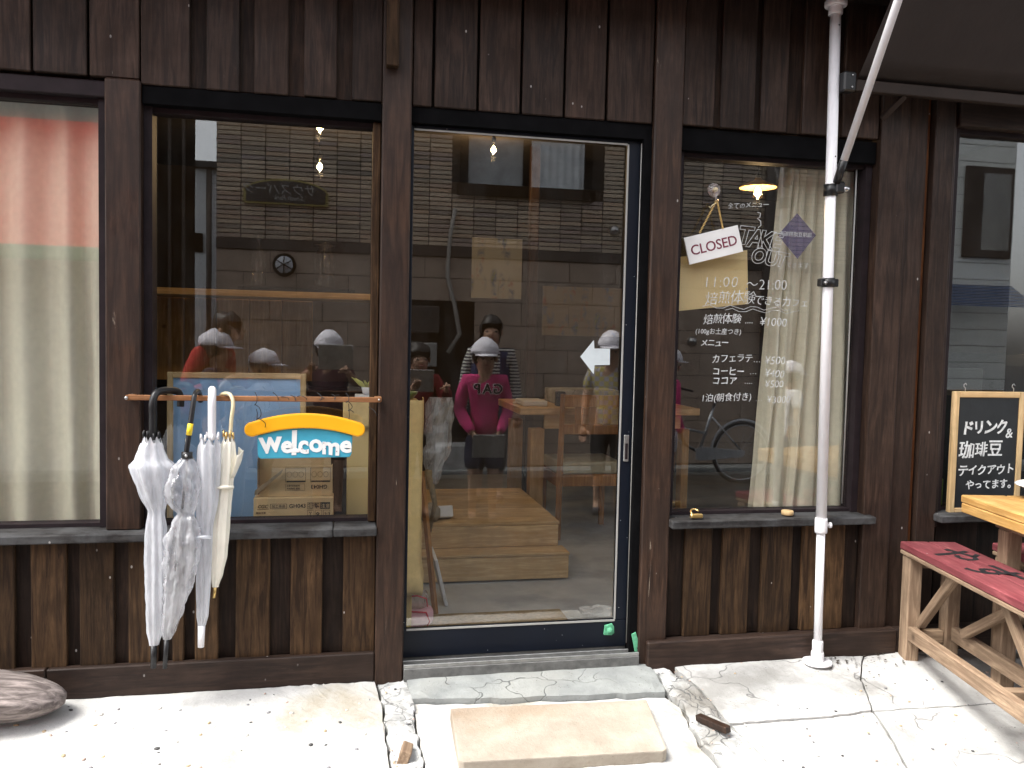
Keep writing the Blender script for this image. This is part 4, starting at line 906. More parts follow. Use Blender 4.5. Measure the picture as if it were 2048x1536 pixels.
# ================================================================ BENCHES, TABLE
def make_bench(label, loc, rz):
    """local: x across the seat (0..0.235), y = -length.. 0 at the wall end, z up from the ground"""
    b = thing('bench', label, 'bench', loc, rz, 'red topped wooden benches'); L, H = .96, .5; W = .235
    for k in range(2):
        o = lbox('seat_board', (W*(.25+.5*k), -L/2, H-.016), (W/2-.002, L, .032), M['red_seat'], b, .004)
    lbox('seat_edge', (.012, -L/2, H-.041), (.024, L-.01, .0165), M['bench_wood_y'], b, .003)
    for y in (-.045, -L+.045):
        for x in (.035, W-.035):
            lbox('leg', (x, y, (H-.051)/2), (.058, .062, H-.051), M['bench_wood'], b, .005)
        lbox('cross_rail', (W/2, y, .115), (W-.13, .04, .05), M['bench_wood_x'], b, .003); lbox('cross_rail', (W/2, y, H-.075), (W-.13, .04, .045), M['bench_wood_x'], b, .003)
    for x in (.026, W-.026): lbox('stretcher', (x, -L/2, .135), (.034, L-.156, .058), M['bench_wood_y'], b, .004)
    for s, x in ((1, .05), (-1, W-.05)):
        for y0, y1 in (((-.085, -.32) if s > 0 else (-.2, -.6)), (-L+.085, -L+.32)):
            zt = H-.06; v = Vector((0, y1-y0, zt-.175)); c = Vector((x+.01*s, (y0+y1)/2, (zt+.175)/2)); 
            lbox('brace', c, (.03, .036, v.length), M['bench_wood'], b, .003, (-math.atan2(v.y, v.z), 0, 0))
    lbox('middle_rail', (W/2, -.62, .11), (W-.09, .045, .04), M['bench_wood_x'], b, .003)
    return b
bn = make_bench('wooden bench with a worn red seat and black brush lettering', (2.304, -.02, -.045), R(-10.2))
for ch_, y, s in (('や', -.12, .2), ('す', -.36, .2)):
    me = text_mesh(ch_, s, .0004, .003, jit=.05); me.materials.clear(); me.materials.append(M['ink'])
    link('brush_lettering', me, M['ink'], bn, (.045, y, .5008), (0, 0, R(-90)))
bn2 = make_bench('second red topped bench behind, half hidden under the table', (2.705, -.07, -.05), R(-8))
tbl = thing('outdoor_table', 'wooden table with a thick yellow plank top by the right window', 'table', (2.415, -.22, -.05), R(-10))
for k in range(4): lbox('top_plank', (.09+.18*k, -.4, .722), (.176, .8, .03), M['table_top'], tbl, .004)
lbox('edge_board', (.012, -.4, .688), (.024, .78, .036), M['table_top'], tbl, .003); lbox('edge_board', (.36, -.012, .688), (.67, .024, .036), M['bench_wood_x'], tbl, .003)
for x in (.12, .62):
    lbox('batten', (x, -.4, .65), (.06, .62, .038), M['bench_wood_y'], tbl, .003)
    for y in (-.14, -.66): lbox('leg', (x, y, .315), (.06, .06, .63), M['bench_wood'], tbl, .004)
pt = thing('plate', 'white porcelain dish with a blue patterned rim on the outdoor table', 'plate', (2.745, -.39, .688))
lathe('dish', [(.065, 0), (.07, .006), (.062, .014), (.12, .03), (.172, .05), (.178, .053), (.172, .056), (.12, .037), (.04, .022), (.001, .021)], (2.745, -.39, .689), M['porcelain'], pt, 40)
V, F = [], []
for k in range(48):
    if k % 2: continue
    a0, a1 = 2*math.pi*k/48, 2*math.pi*(k+1.3)/48; o = len(V)
    for r, z in ((.135, .0345), (.168, .0478)):
        for a in (a0, a1): V.append((r*math.cos(a)*1.004, r*math.sin(a)*1.004, z-.0004-.001))
    F.append((o, o+1, o+3, o+2))
link('blue_pattern', mesh('blue_pattern', V, F), M['cobalt'], pt, (0, 0, .001))
# ================================================================ RIGHT WINDOW
bk = thing('menu_blackboard', 'blackboard in a pale wooden frame with white handwriting in the right window', 'blackboard', (2.82, .11, .56))
box('panel', 2.64, 2.936, .106, .116, .575, 1.06, M['board_black'], bk, 0)
for x in (2.612, 2.937): box('frame_side', x, x+.027, .1, .122, .556, 1.083, M['frame_pine'], bk, .003)
for z in (.556, 1.0575): box('frame_rail', 2.6395, 2.9365, .1, .122, z, z+.0255, M['pine'], bk, .003)
for x in (2.67, 2.91): tube('hook', [(x, .11, 1.083), (x, .11, 1.098), (x-.008, .11, 1.103), (x-.008, .11, 1.112), (x, .11, 1.118), (x+.006, .11, 1.11)], .0018, M['steel'], bk, 6)
def chalk(s, x, z, size, bold, rot=-.03, **kw): return text('lettering', s, (x, .1052, z), size, M['marker'], bk, rot, bold=bold, thick=.0004, jit=.04, shear=.1, **kw)
chalk('ドリンク', 2.656, .905, .061, .002, spacing=.84); chalk('&', 2.876, .884, .058, .0006); chalk('珈琲豆', 2.652, .805, .07, .001, spacing=1.02); chalk('テイクアウト', 2.65, .722, .049, .0009, spacing=.9); chalk('やってます。', 2.69, .662, .043, .0008, spacing=.95)
bk.location.x -= .052; bk.location.y -= .085
for q in bk.children: pass
tag(lathe('green_can', [(.019, 0), (.02, .004), (.02, .12), (.018, .124)], (2.588, .125, .567), plain('lime_can', (.42, .62, .12), .4), None, 20), 'small lime green can on the right window sill', 'can')
cpl = thing('copper_lamp', 'small copper lamp glowing deep in the right window', 'lamp', (4.0, 1.1, 1.28)); lathe('shade', [(.03, 0), (.05, .03), (.045, .12), (.015, .17)], (4.0, 1.1, 1.28), plain('copper', (.7, .3, .15), .25, metal=.9), cpl, 16); lathe('glow', [(.012, -.03), (.02, -.01), (.01, .01)], (4.0, 1.1, 1.28), M['bulb'], cpl, 10)
wd = thing('wall_cupboard', 'dark cupboard with chalk scribbles standing in the right room', 'cupboard', (3.6, 1.2, .02)); box('cupboard', 3.2, 4.25, 1.2, 1.6, .02, 1.24, M['black'], wd, .004); box('door_panel', 3.25, 3.7, 1.18, 1.199, .3, 1.15, M['board_black'], wd, .004)
# ================================================================ ACROSS THE STREET (seen in the panes)
def far_mat(n_, c, r=.8, v=.15, s=2): return plain(n_, c, r, v, s)
WY = -5.6
tw = thing('tiled_building', 'brown tile clad building across the street with a white curtained window', 'building', (2.4, -7, -.12))
M['tile'] = None
n = N('border_tile'); oi = n.n('ShaderNodeObjectInfo'); at = n.n('ShaderNodeAttribute'); at.attribute_name = 'tone'
ck = n.ramp(at.outputs['Fac'], [(.0, (.26, .22, .185)), (.3, (.45, .37, .28)), (.6, (.56, .46, .35)), (.8, (.48, .35, .25)), (1, (.34, .28, .26))])
v = n.coords(); ck = n.mix(n.ramp(n.noise(v, 20, 4), [(.3, 0), (.8, .35)]), ck, (.2, .17, .14)); n.bsdf(ck, .5, n.bump(n.noise(v, 60, 3), .1, .003), .4); M['tile'] = n.m
n = N('border_tile_single'); oi = n.n('ShaderNodeObjectInfo')
ck = n.ramp(oi.outputs['Random'], [(.0, (.26, .22, .185)), (.3, (.45, .37, .28)), (.6, (.56, .46, .35)), (.8, (.48, .35, .25)), (1, (.34, .28, .26))]); n.bsdf(ck, .5, None, .4); M['tile1'] = n.m
M['panel_stone'] = far_mat('stone_panel', (.36, .28, .22), .6, .12, 5); M['tile_back'] = far_mat('tile_joint', (.035, .026, .02)); M['band'] = far_mat('dark_band', (.06, .05, .045))
X0, X1 = -1.23, 6.1
box('wall', X0, X1, -9, WY-.012, -.15, 4.5, M['tile_back'], tw, 0)
PW, PH = .235, .046; zt0 = 2.21; tile_me = box_mesh(PW-.011, .016, PH-.0105, .0012)
V, F, tones = [], [], []; cnt = 0; off = wpos((0, 0, 0), tw)
WX0, WX1, WZ0, WZ1 = 1.2, 2.62, 2.8, 4.05
cells = []
for j in range(49):
    for i in range(int((X1-X0)/PW)):
        x = X0+PW*(i+.5); z = zt0+PH*(j+.5)
        if WX0-.06 < x < WX1+.06 and WZ0-.03 < z < WZ1+.05: continue
        cells.append((abs(z-2.75)+abs(x-1)*.35, x, z))
cells.sort(key=lambda c: c[0])
for k, (_, x, z) in enumerate(cells):
    if k < 300:
        link('tile', tile_me, M['tile1'], tw, Vector((x, WY-.004, z))+off)
    else:
        v, f = box_data(x-PW/2+.0055, x+PW/2-.0055, WY-.012, WY+.004, z-PH/2+.005, z+PH/2-.005); o = len(V); V += [Vector(q)+off for q in v]; F += [tuple(i+o for i in q) for q in f]; tones += [random.random()]*6
me = mesh('tile_cladding', V, F); a_ = me.attributes.new('tone', 'FLOAT', 'FACE'); a_.data.foreach_set('value', tones)
tc_ = link('tile_cladding', me, M['tile'], tw); tc_['kind'] = 'stuff'
box('dark_band', X0, X1, WY-.011, WY+.03, 2.1, 2.205, M['band'], tw, .004)
rows = [2.098, 1.875, 1.64, 1.395, 1.142, .89, .635, .38, .13, -.11]
for r, (z1, z0) in enumerate(zip(rows, rows[1:])):
    x = X0-(.26 if r % 2 else 0)
    while x < X1:
        a, b = max(x, X0), min(x+.52, X1); x += .52
        if r >= 2 and b > .5 and a < 1.38:
            if a < .5: b = .5
            elif b > 1.38: a = 1.38
            else: continue
        if b-a > .03: box('stone_panel', a+.003, b-.003, WY-.011, WY+.006, z0+.003, z1-.003, M['panel_stone'], tw, .002)
# flat black sheet painting the shade inside the doorway, its step
box('doorway_shade', .5, 1.38, WY-.01, WY-.004, .2, 1.64, M['black'], tw, 0); box('door_step', .45, 1.42, WY-.01, WY+.3, -.15, .15, M['mortar'], tw, .01)
box('meter_box', .6, 1.0, WY-.003, WY+.1, 1.3, 1.58, M['band'], tw, .01); box('meter_box', .62, .98, WY-.003, WY+.12, .95, 1.2, far_mat('grey_enamel', (.3, .3, .29)), tw, .01)
tube('pipe', [(1.15, WY+.04, 2.6), (1.1, WY+.05, 2.3), (1.08, WY+.05, 1.9), (1.16, WY+.06, 1.6), (1.22, WY+.06, 1.3), (1.1, WY+.06, 1.1)], .022, far_mat('grey_pipe', (.3, .29, .27)), tw, 8)
wn = link('window', mesh('window', [Vector(q)+off for q in join_data([box_data(WX0, WX0+.08, WY-.01, WY+.05, WZ0, WZ1), box_data(WX1-.08, WX1, WY-.01, WY+.05, WZ0, WZ1), box_data(1.87, 1.95, WY-.01, WY+.04, WZ0, WZ1), box_data(WX0-.03, WX1+.03, WY-.01, WY+.09, WZ0-.05, WZ0+.06)])[0]], join_data([box_data(0, 1, 0, 1, 0, 1)]*4)[1]), M['black'], tw)
cm = far_mat('white_net_curtain', (.62, .65, .67), .9, .2, 9)
box('curtain', 1.28, 1.87, WY-.0095, WY-.002, WZ0+.05, WZ1, far_mat('grey_curtain', (.36, .37, .38), .9, .3, 8), wn, 0); 
V, F = [], []
for i in range(41):
    x = 1.95+.59*i/40
    for z in (WZ0+.06, WZ1): V.append(Vector((x, WY+.012+.01*math.sin(i*1.1), z))+wpos((0, 0, 0), wn))
for i in range(40): F.append((2*i, 2*i+2, 2*i+3, 2*i+1))
link('curtain', mesh('curtain', V, F, True), cm, wn)
for x, z in ((2.895, 2.46), (3.866, 1.28)):
    lathe('vent_hood', [(.001, .07), (.03, .06), (.05, .03), (.055, 0), (.05, -.01)], (x, WY+.01, z), M['steel'], tw, 18, (R(-90), 0, 0))
tube('drain_pipe', [(4.73, WY+.06, -.1), (4.73, WY+.06, 4.4)], .055, M['band'], tw, 10)
# six pane wall lamp and arched name board on the opposite wall
wl = thing('wall_lamp', 'round bulkhead wall lamp with a six part guard across the street', 'lamp', (-.57, WY+.03, 1.955))
lathe('glass', [(.001, .07), (.05, .062), (.085, .035), (.098, 0)], (-.57, WY+.02, 1.955), far_mat('opal_glass', (.6, .64, .7), .3, .05), wl, 24, (R(-90), 0, 0))
lathe('ring', [(.098, .03), (.115, .02), (.118, -.01), (.098, -.01)], (-.57, WY+.02, 1.955), M['black'], wl, 24, (R(-90), 0, 0))
for k in range(3):
    a = k*math.pi/3+.52; c, s = math.cos(a), math.sin(a); tube('guard', [(-.57+.1*c*t, WY+.02+.078*(1-t*t)**.5+.006, 1.955+.1*s*t) for t in (-.98, -.7, -.35, 0, .35, .7, .98)], .005, M['black'], wl, 6)
sg = thing('name_board', 'arched black name board with a gold rim across the street', 'sign', (-.555, WY+.05, 2.57))
def archp(k): return [(-.94-.03*k, 2.575-.02*k), (-.94-.03*k, 2.66)]+[(-.555-(.4+.02*k)*math.cos(a), 2.66+(.13+.02*k)*math.sin(a)) for a in [i*math.pi/18 for i in range(1, 18)]]+[(-.17+.03*k, 2.66), (-.17+.03*k, 2.575-.02*k)]
plate('rim', archp(.9), WY+.008, WY+.05, plain('gold_paint', (.32, .27, .08), .5), sg); plate('panel', archp(0), WY+.051, WY+.06, M['board_black'], sg)
text('lettering', 'サウスパーク', (-.25, WY+.063, 2.66), .12, M['alu'], sg, 0, True, bold=-.001, shear=.2); text('lettering', 'South Park', (-.38, WY+.063, 2.6), .065, M['alu'], sg, 0, True, shear=.3)
# left of the alley
dk = thing('dark_building', 'narrow black clad building left of the alley across the street', 'building', (-1.7, -6.6, -.12)); V = [(x, y, z) for z in (-.15, 4.6) for x, y in ((-2.2, WY), (-1.43, WY), (-2.1, -8.8), (-2.9, -8.8))]; link('wall', mesh('wall', [Vector(q)+wpos((0, 0, 0), dk) for q in V], [(3, 2, 1, 0), (4, 5, 6, 7), (0, 1, 5, 4), (1, 2, 6, 5), (2, 3, 7, 6), (3, 0, 4, 7)]), M['black'], dk)
for i in range(6): box('batten', -2.2+.13*i, -2.17+.13*i, WY-.001, WY+.03, -.1, 4.6, M['band'], dk, .003)
tube('drain_pipe', [(-2.0, WY+.07, -.1), (-2.0, WY+.07, 4.5)], .035, far_mat('pipe_grey', (.3, .3, .31)), dk, 10)
rs = thing('red_awning_shop', 'white shop with a large red awning across the street', 'building', (-3.6, -7, -.12)); wm = far_mat('white_stucco', (.62, .61, .57)); box('wall', -7, -2.22, -9, WY-.05, -.15, 4.3, far_mat('grey_render', (.36, .36, .34)), rs, 0)
box('lower_wall', -7, -2.22, WY-.0495, WY, -.15, 2.0, wm, rs, 0)
V = [(-6.5, WY+.001, 3.25), (-2.24, WY+.001, 3.25), (-2.06, WY+.8, 1.99), (-6.5, WY+.8, 1.99)]; V += [(x, y+.01, z-.03) for x, y, z in V]
link('awning', mesh('awning', [Vector(q)+wpos((0, 0, 0), rs) for q in V], [(3, 2, 1, 0), (4, 5, 6, 7), (0, 1, 5, 4), (1, 2, 6, 5), (2, 3, 7, 6), (3, 0, 4, 7)]), plain('red_awning', (.8, .09, .07), .7, .06), rs)
box('valance', -6.5, -2.07, WY+.805, WY+.82, 1.86, 1.985, plain('green_cloth', (.2, .4, .25), .7), rs, .003)
wh = thing('white_house', 'white house at the end of the alley', 'house', (-2.6, -14, -.12)); box('wall', -4.5, 1.0, -16, -13.5, -.15, 4.3, far_mat('white_render', (.7, .72, .75), .8, .06), wh, 0); box('eave', -4.7, 1.2, -16.2, -13.3, 4.302, 4.42, M['band'], wh, .01)
box('window', -2.72, -2.56, -13.499, -13.45, 2.75, 3.1, M['black'], wh, .01); tube('drain_pipe', [(-2.44, -13.4, 0), (-2.44, -13.4, 4.3)], .05, M['band'], wh, 8)
# right: siding house with blue awning
sh2 = thing('siding_house', 'pale grey siding house with a dark window and blue awning across the street', 'house', (7.1, -7, -.12)); sm = far_mat('grey_siding', (.76, .78, .75), .7, .05)
box('wall', 6.2, 7.98, -9, WY-.02, -.15, 4.7, far_mat('siding_back', (.3, .3, .3)), sh2, 0)
for i in range(24): box('siding_board', 6.2, 7.98, WY-.019, WY, -.1+.2*i+.004, -.1+.2*(i+1)-.004, sm, sh2, .002)
wq = box('window', 7.27, 7.93, WY+.001, WY+.05, 2.36, 3.44, M['dark_inner'], sh2, .01); box('pane', 7.5, 7.88, WY+.051, WY+.056, 2.45, 3.36, M['glass'], wq, 0)
aw2 = thing('blue_awning', 'blue striped awning on the siding house', 'awning', (7.0, WY+.2, 1.76)); bm_ = plain('blue_awning_cloth', (.06, .17, .4), .7); db_ = plain('dark_blue_stripe', (.03, .06, .16), .7)
for i in range(14): 
    o = box('slat', 6.15, 7.98, WY+.02+.03*i, WY+.046+.03*i, 2.02-.02*i, 2.03-.02*i, bm_ if i % 2 else db_, aw2, .001)
box('far_wall', 8.02, 12, -13, -12, -.15, 3.0, far_mat('far_white', (.6, .62, .62)), thing('far_house', 'low white house beyond the siding house', 'house', (10, -12.5, -.12)), 0)
# bicycle leaning near the wall
bk_ = thing('bicycle', 'grey city bicycle parked against the tiled wall across the street', 'bicycle', (3.6, -4.75, -.18)); BY = -4.75
rubber = M['black_plastic']; silver = plain('bike_silver', (.45, .47, .5), .35, .08, metal=.6)
def ring(cx, cz, r, t, m, nm, par, y=BY, seg=40): return tube(nm, [(cx+r*math.cos(2*math.pi*i/seg), y, cz+r*math.sin(2*math.pi*i/seg)) for i in range(seg+1)], t, m, par, 8)
for cx in (4.09, 2.99):
    cz_ = .135; wl_ = ring(cx, cz_, .31, .019, rubber, 'wheel', bk_); ring(cx, cz_, .288, .009, silver, 'rim', wl_)
    sp = []
    for k in range(18):
        a = k*math.pi/9; sp.append(tube_data([wpos((cx+.02*math.cos(a+1), BY+(.02 if k % 2 else -.02), cz_+.02*math.sin(a+1)), wl_), wpos((cx+.285*math.cos(a), BY, cz_+.285*math.sin(a)), wl_)], .0015, 4))
    V, F = join_data(sp); link('spokes', mesh('spokes', V, F), silver, wl_); lathe('hub', [(.02, -.04), (.012, -.02), (.012, .02), (.02, .04)], (cx, BY, cz_), silver, wl_, 12, (R(90), 0, 0))
    tube('mudguard', [(cx+.335*math.cos(a), BY, cz_+.335*math.sin(a)) for a in [R(q) for q in range(20, 190, 10)]], .018, silver, bk_, 6, sy=.4)
tube('frame_tube', [(3.17, BY, .68), (3.2, BY, .45), (3.35, BY, .28), (3.62, BY, .14)], .018, silver, bk_, 10); tube('frame_tube', [(3.19, BY, .55), (3.3, BY, .42), (3.7, BY, .33)], .014, silver, bk_, 8)
tube('seat_tube', [(3.62, BY, .14), (3.78, BY, .66)], .016, silver, bk_, 8); tube('chain_stay', [(3.62, BY+.05, .14), (4.09, BY+.05, .135)], .01, silver, bk_, 6); tube('seat_stay', [(3.74, BY+.04, .5), (4.09, BY+.05, .135)], .009, silver, bk_, 6)
tube('fork', [(3.17, BY, .55), (3.1, BY, .35), (2.99, BY, .135)], .013, silver, bk_, 8); tube('handlebar', [(3.42, BY-.26, .78), (3.25, BY-.24, .82), (3.16, BY, .8), (3.25, BY+.24, .82), (3.42, BY+.26, .78)], .011, rubber, bk_, 8); tube('stem', [(3.17, BY, .66), (3.16, BY, .8)], .012, silver, bk_, 8)
plate('chain_guard', [(3.55, .08), (3.6, .06), (4.08, .1), (4.1, .16), (4.0, .17), (3.6, .21), (3.55, .18)], BY+.06, BY+.075, silver, bk_, .003); plate('saddle', [(3.66, .7), (3.72, .66), (3.86, .66), (3.92, .71), (3.92, .73), (3.75, .72)], BY-.07, BY+.07, plain('brown_saddle', (.05, .03, .02), .5), bk_, .015)
# ================================================================ PEOPLE IN THE STREET (behind the photographer's lens, seen in the panes)
def skin_data(verts, edges, radii, root=0, sub=2):
    me = bpy.data.meshes.new('skin'); me.from_pydata(verts, edges, []); o = bpy.data.objects.new('skin_tmp', me); C.objects.link(o)
    o.modifiers.new('k', 'SKIN'); o.modifiers.new('s', 'SUBSURF').levels = sub
    for i, r in enumerate(radii):
        sv = me.skin_vertices[0].data[i]; sv.radius = r if hasattr(r, '__len__') else (r, r); sv.use_root = (i == root)
    bpy.context.view_layer.update()
    m2 = bpy.data.meshes.new_from_object(o.evaluated_get(bpy.context.evaluated_depsgraph_get()))
    V = [v.co.copy() for v in m2.vertices]; F = [tuple(p.vertices) for p in m2.polygons]
    bpy.data.objects.remove(o); bpy.data.meshes.remove(me); bpy.data.meshes.remove(m2); return V, F
def ball(c, r, seg=16, rings=10):
    V, F = [], []
    for j in range(rings+1):
        t = math.pi*j/rings
        for k in range(seg):
            a = 2*math.pi*k/seg; V.append((c[0]+r[0]*math.sin(t)*math.cos(a), c[1]+r[1]*math.sin(t)*math.sin(a), c[2]+r[2]*math.cos(t)))
    for j in range(rings):
        for k in range(seg): F.append((j*seg+k, j*seg+(k+1) % seg, (j+1)*seg+(k+1) % seg, (j+1)*seg+k))
    return V, F
def hand_data(wr, d, side, s):
    """palm with five fingers from the wrist along d; fingers curl towards the body's front"""
    d = Vector(d).normalized(); ax = Vector((side, 0, 0)); ax = (ax-d*ax.dot(d)).normalized(); pn = d.cross(ax).normalized(); wr = Vector(wr)
    parts = [tube_data([wr-d*.01*s, wr+d*.03*s, wr+d*.075*s], [.019*s, .03*s, .032*s], 8, True, 1.1, .5)]
    for k, (o, L) in enumerate(((-.024, .06), (-.008, .07), (.009, .072), (.024, .058))):
        b = wr+d*.07*s+ax*o*s; parts.append(tube_data([b, b+d*L*.5*s+pn*.004*s, b+d*L*.85*s+pn*.018*s, b+d*L*s+pn*.03*s], [.0095*s, .009*s, .008*s, .005*s], 6))
    b = wr+d*.03*s-ax*.028*s; parts.append(tube_data([b, b-ax*.022*s+d*.02*s+pn*.01*s, b-ax*.026*s+d*.05*s+pn*.022*s], [.011*s, .0105*s, .006*s], 6))
    return parts
SKIN = plain('skin', (.42, .25, .17), .55, .08); HAIR = plain('black_hair', (.012, .01, .009), .5, .3, 50); CAPM = plain('white_cap_cloth', (.78, .76, .82), .8, .05, 20)
def person(label, x, y, h, rz, top, legs, sleeve=1.0, leg_len=1.0, cap=True, kid=True, arms=None, lean=0.0, shoes=(.05, .05, .06), hair_long=.0, bare_leg=True):
    p = thing('person', label, 'person', (x, y, -.18), rz, 'people reflected in the panes')
    hs = 1.12 if kid else 1.0; g = lambda q: Vector((q[0]*h, q[1]*h+lean*max(0, q[2]-.5)*h, q[2]*h-.12*lean*max(0, q[2]-.5)*h))
    arms = arms or [((.135, -.01, .62), (.14, .04, .48)), ((-.135, -.01, .62), (-.14, .04, .48))]
    J = [(0, 0, .5), (0, 0, .62), (0, 0, .745), (0, 0, .82), (0, .012, .865), (0, .005, .93)]; E = [(0, 1), (1, 2), (2, 3), (3, 4), (4, 5)]
    Rr = [(.078, .058), (.07, .052), (.082, .055), (.03, .03), (.05*hs, .056*hs), (.05*hs, .06*hs)]
    wr = []
    for s, (el, wv) in zip((1, -1), arms):
        b = len(J); J += [(s*.1, 0, .785), el, wv]; E += [(2, b), (b, b+1), (b+1, b+2)]; Rr += [.034, .025, .018]; wr.append((J[b+1], wv, s))
    for s in (1, -1):
        b = len(J); J += [(s*.052, 0, .465), (s*.055, .012, .27), (s*.055, -.005, .05), (s*.062, .075, .018)]; E += [(0, b), (b, b+1), (b+1, b+2), (b+2, b+3)]; Rr += [.048, .034, .023, .022]
    sc = lambda L, k=1.0, e=0.0: [((r[0]*h*k+e, r[1]*h*k+e) if hasattr(r, '__len__') else (r*h*k+e, r*h*k+e)) for r in L]
    V, F = skin_data([g(j) for j in J], E, sc(Rr))
    parts = [(V, F)]
    for el, wv, s in wr: parts += hand_data(g(wv), g(wv)-g(el), s, h/1.65*(1.05 if kid else 1))
    V, F = join_data(parts); link('body', mesh('body', V, F, True), SKIN, p)
    # shirt
    b = 6; el = .012
    idx = [0, 1, 2, 3]; TJ = [g((0, 0, .46)), g(J[1]), g(J[2]), g((0, 0, .815))]; TR = sc([(.09, .068), (.084, .064), (.094, .066), (.042, .04)]); TE = [(0, 1), (1, 2), (2, 3)]
    for k in range(2):
        a = Vector(g(J[6+3*k])); e_ = Vector(g(J[7+3*k])); w_ = Vector(g(J[8+3*k])); n0 = len(TJ)
        TJ += [a]; TR += sc([.044]); TE += [(2, n0)]
        if sleeve <= .5: TJ += [a.lerp(e_, sleeve*1.6)]; TR += sc([.04]); TE += [(n0, n0+1)]
        else: TJ += [e_, e_.lerp(w_, sleeve*.97)]; TR += sc([.037, .028]); TE += [(n0, n0+1), (n0+1, n0+2)]
    V, F = skin_data(TJ, TE, TR)
    for i, v in enumerate(V):
        q = v*9/h; V[i] = v+Vector((noise.noise(q), noise.noise(q+Vector((5, 1, 2))), 0))*.008*h
    sh_ = link('top', mesh('top', V, F, True), top, p)
    # trousers, shorts
    BJ = [g((0, 0, .52)), g((0, 0, .47))]; BR = sc([(.084, .064), (.088, .068)]); BE = [(0, 1)]
    for s in (1, -1):
        n0 = len(BJ); hp = g((s*.056, 0, .43)); kn = g((s*.056, .012, .27)); an = g((s*.056, -.003, .075)); BJ += [hp]; BR += sc([.058]); BE += [(1, n0)]
        if leg_len < .5: BJ += [hp.lerp(kn, leg_len*2)]; BR += sc([.053]); BE += [(n0, n0+1)]
        else: BJ += [kn, kn.lerp(an, (leg_len-.5)*2)]; BR += sc([.046, .038]); BE += [(n0, n0+1), (n0+1, n0+2)]
    V, F = skin_data(BJ, BE, BR); link('trousers' if leg_len >= .5 else 'shorts', mesh('legs', V, F, True), legs, p)
    for s in (1, -1):
        V, F = skin_data([g((s*.056, -.035, .022)), g((s*.058, .02, .026)), g((s*.062, .085, .018)), g((s*.056, -.02, .055))], [(0, 1), (1, 2), (0, 3)], sc([.025, .027, .024, .026])); link('shoe', mesh('shoe', V, F, True), plain('shoe', shoes, .6), p)
    hc = g((0, .008, .915)); r = .066*h*hs
    for s in (1, -1):
        link('eye', mesh('eye', *ball(hc+Vector((s*.024*h, .062*h*hs, -.012*h)), (.008*h, .005*h, .005*h), 8, 6), True), HAIR, p); link('ear', mesh('ear', *ball(hc+Vector((s*.056*h*hs, -.006*h, -.015*h)), (.008*h, .012*h, .018*h), 8, 6), True), SKIN, p)
    link('nose', mesh('nose', *ball(hc+Vector((0, .066*h*hs, -.028*h)), (.008*h, .01*h, .014*h), 8, 6), True), SKIN, p); link('mouth', mesh('mouth', *ball(hc+Vector((0, .058*h*hs, -.048*h)), (.016*h, .006*h, .004*h), 8, 6), True), plain('lips', (.35, .14, .12), .5), p)
    V, F = ball(hc+Vector((0, -.014*h, .012*h)), (.062*h*hs, .064*h*hs, .068*h*hs), 20, 12)
    if hair_long: V = [Vector(v) if v[2] > hc.z or v[1] > hc.y+.01*h else Vector((v[0], v[1], v[2]-hair_long*h*(hc.z-v[2])/(.06*h))) for v in V]
    V = [Vector(v)+(Vector(v)-hc)*.22*noise.noise(Vector((v[0]*38/h, v[1]*38/h, v[2]*14/h))) for v in V]
    keep = [f for f in F if not all(Vector(V[i]).y > hc.y+.02*h and Vector(V[i]).z < hc.z+.035*h for i in f)]
    link('hair', mesh('hair', V, keep, True), HAIR, p)
    if cap:
        cc = hc+Vector((0, -.004*h, .018*h)); V, F = ball(cc, (.069*h*hs, .076*h*hs, .072*h*hs), 24, 14); F = [f for f in F if min(V[i][2] for i in f) > cc.z-.012*h]
        V = [Vector(v)+(Vector(v)-cc)*.16*noise.noise(Vector(v)*22/h) for v in V]
        bw = [(cc+Vector((.062*h*hs*math.cos(a), .05*h*hs*math.sin(a)+.012*h, .004*h)), cc+Vector((.056*h*hs*math.cos(a), .115*h*hs*math.sin(a)+.012*h, -.012*h))) for a in [math.pi*i/12 for i in range(13)]]
        o = len(V)
        for a, b_ in bw: V += [a, b_]
        F += [(o+2*i, o+2*i+1, o+2*i+3, o+2*i+2) for i in range(12)]
        cp_ = link('cap', mesh('cap', V, F, True), CAPM, p); cp_.modifiers.new('s', 'SOLIDIFY').thickness = .004
    return p
def cloth(n_, c): return plain(n_, c, .85, .12, 12, bump=.3)
navy = cloth('navy_cloth', (.02, .025, .06)); white = cloth('white_cloth', (.7, .7, .74)); dark = cloth('dark_cloth', (.02, .02, .022)); redc = cloth('red_jacket_cloth', (.45, .025, .02)); pink = cloth('pink_hoodie_cloth', (.62, .05, .2))
n = N('striped_shirt'); tc_n = n.n('ShaderNodeTexWave', wave_type='BANDS', bands_direction='Z'); tc_n.inputs['Scale'].default_value = 11; n.l(n.coords(), tc_n.inputs['Vector']); n.bsdf(n.ramp(tc_n.outputs[0], [(.45, (.03, .03, .05)), (.55, (.65, .64, .58))]), .85); stripe = n.m
n = N('check_shirt'); ck1 = n.n('ShaderNodeTexChecker'); ck1.inputs['Scale'].default_value = 26; ck1.inputs[1].default_value = (.5, .42, .12, 1); ck1.inputs[2].default_value = (.4, .38, .45, 1); n.l(n.coords(), ck1.inputs['Vector']); n.bsdf(ck1.outputs[0], .85); check = n.m
hold = lambda z, r=.22: [((.15, .06, z-.07), (.1, r, z)), ((-.15, .06, z-.07), (-.1, r, z))]
low = [((.14, -.005, .62), (.07, .1, .5)), ((-.14, -.005, .62), (-.07, .1, .5))]
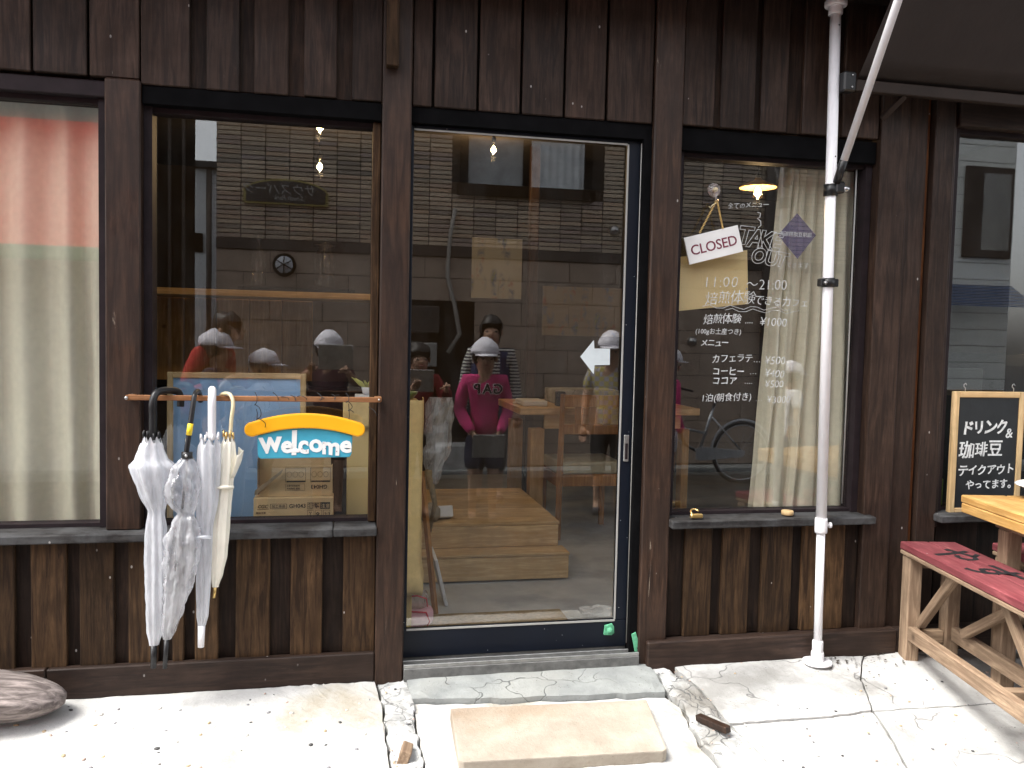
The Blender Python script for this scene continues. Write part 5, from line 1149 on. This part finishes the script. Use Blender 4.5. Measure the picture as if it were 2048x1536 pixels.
def tablet(label, x, y, z, w_, h_, rz=0, rx=0):
    t = thing('tablet', label, 'tablet', (x, y, z), rz, 'tablets held by the children'); a = lbox('case', (0, 0, 0), (w_, .009, h_), M['alu'], t, .003, (rx, 0, 0)); b = lbox('screen', (0, -.005, 0), (w_-.02, .0015, h_-.02), M['black'], a, 0); return t
person('person in a white cap holding up a tablet to photograph the cafe', -.09, -3.46, 1.45, 0, cloth('plum_cloth', (.1, .03, .04)), dark, .4, .4, True, True, hold(.8))
tablet('silver tablet held up before the face of the person photographing', -.035, -3.128, 1.095, .255, .185)
pk_ = person('person in a pink zip hoodie and white cap holding a tablet low in front', 1.1, -3.22, 1.42, R(2), pink, navy, 1.0, .45, True, True, low, shoes=(.03, .03, .03))
for s, xo in (('G', .125), ('A', .04), ('P', -.045)):
    for bold, dy, m in ((.0065, .0, M['white_paint']), (.0015, .003, M['ink'])):
        me = text_mesh(s, .105, .004, bold); me.materials.clear(); me.materials.append(m); link('hoodie_lettering', me, m, pk_, (xo, .118+dy, 1.02), (R(90), 0, R(180)))
tablet('grey tablet held low by the person in the pink hoodie', 1.1, -2.98, .45, .25, .18, 0, R(-10))
person('grown person in a navy jacket over a striped shirt behind the pink hoodie', 1.3, -4.1, 1.66, R(8), stripe, dark, 1.0, .8, False, False, hair_long=.05)
pj = person('grown person in a red jacket stooping, seen at the left of the pane', -1.16, -3.55, 1.66, R(-60), redc, dark, 1.0, 1.0, False, False, hold(.66, .2), .55)
person('person in a white cap facing right beside the red jacket', -.92, -3.32, 1.44, R(-80), navy, dark, .4, .4, True, True, hold(.6, .16))
person('shorter person in a white cap facing right before the tiled wall', -.58, -3.42, 1.3, R(-85), white, navy, .4, .4, True, True, hold(.6, .16))
person('person in a checked shirt and white cap seen at the right of the door pane', 2.2, -3.45, 1.5, R(20), check, dark, .4, .7, True, True)
person('person in a pink shirt, white shorts and cap walking to the right', 2.78, -3.6, 1.38, R(-95), pink, white, 1.0, .3, True, True, shoes=(.4, .08, .06))
person('person in a white cap seen faintly on the right curtain', 3.95, -3.6, 1.28, R(-90), white, navy, .4, .4, True, True)
person('person in a dark red shirt holding a tablet beside the door post', .6, -3.4, 1.4, R(-10), cloth('dark_red_cloth', (.25, .02, .025)), dark, 1.0, .6, False, True, hold(.75))
tablet('dull tablet held by the person in dark red', .57, -3.1, .93, .24, .17)
# dark open jacket of the person in the striped shirt
jk = [o for o in bpy.data.objects if o.name.startswith('person') and 'navy jacket' in o.get('label', '')][0]
for s in (1, -1):
    V, F = [], []
    for j in range(12):
        z = (.80-.4*j/11)*1.66
        for i in range(10):
            a = R(62-190*i/9) if s > 0 else R(118+190*i/9); V.append((.175*math.cos(a)*(1+.1*j/11), .125*math.sin(a), z))
    for j in range(11):
        for i in range(9): F.append((j*10+i, j*10+i+1, (j+1)*10+i+1, (j+1)*10+i))
    f_j = link('jacket_front', mesh('jacket_front', V, F, True), cloth('indigo_cloth', (.035, .04, .11)), jk); f_j.modifiers.new('s', 'SOLIDIFY').thickness = .01
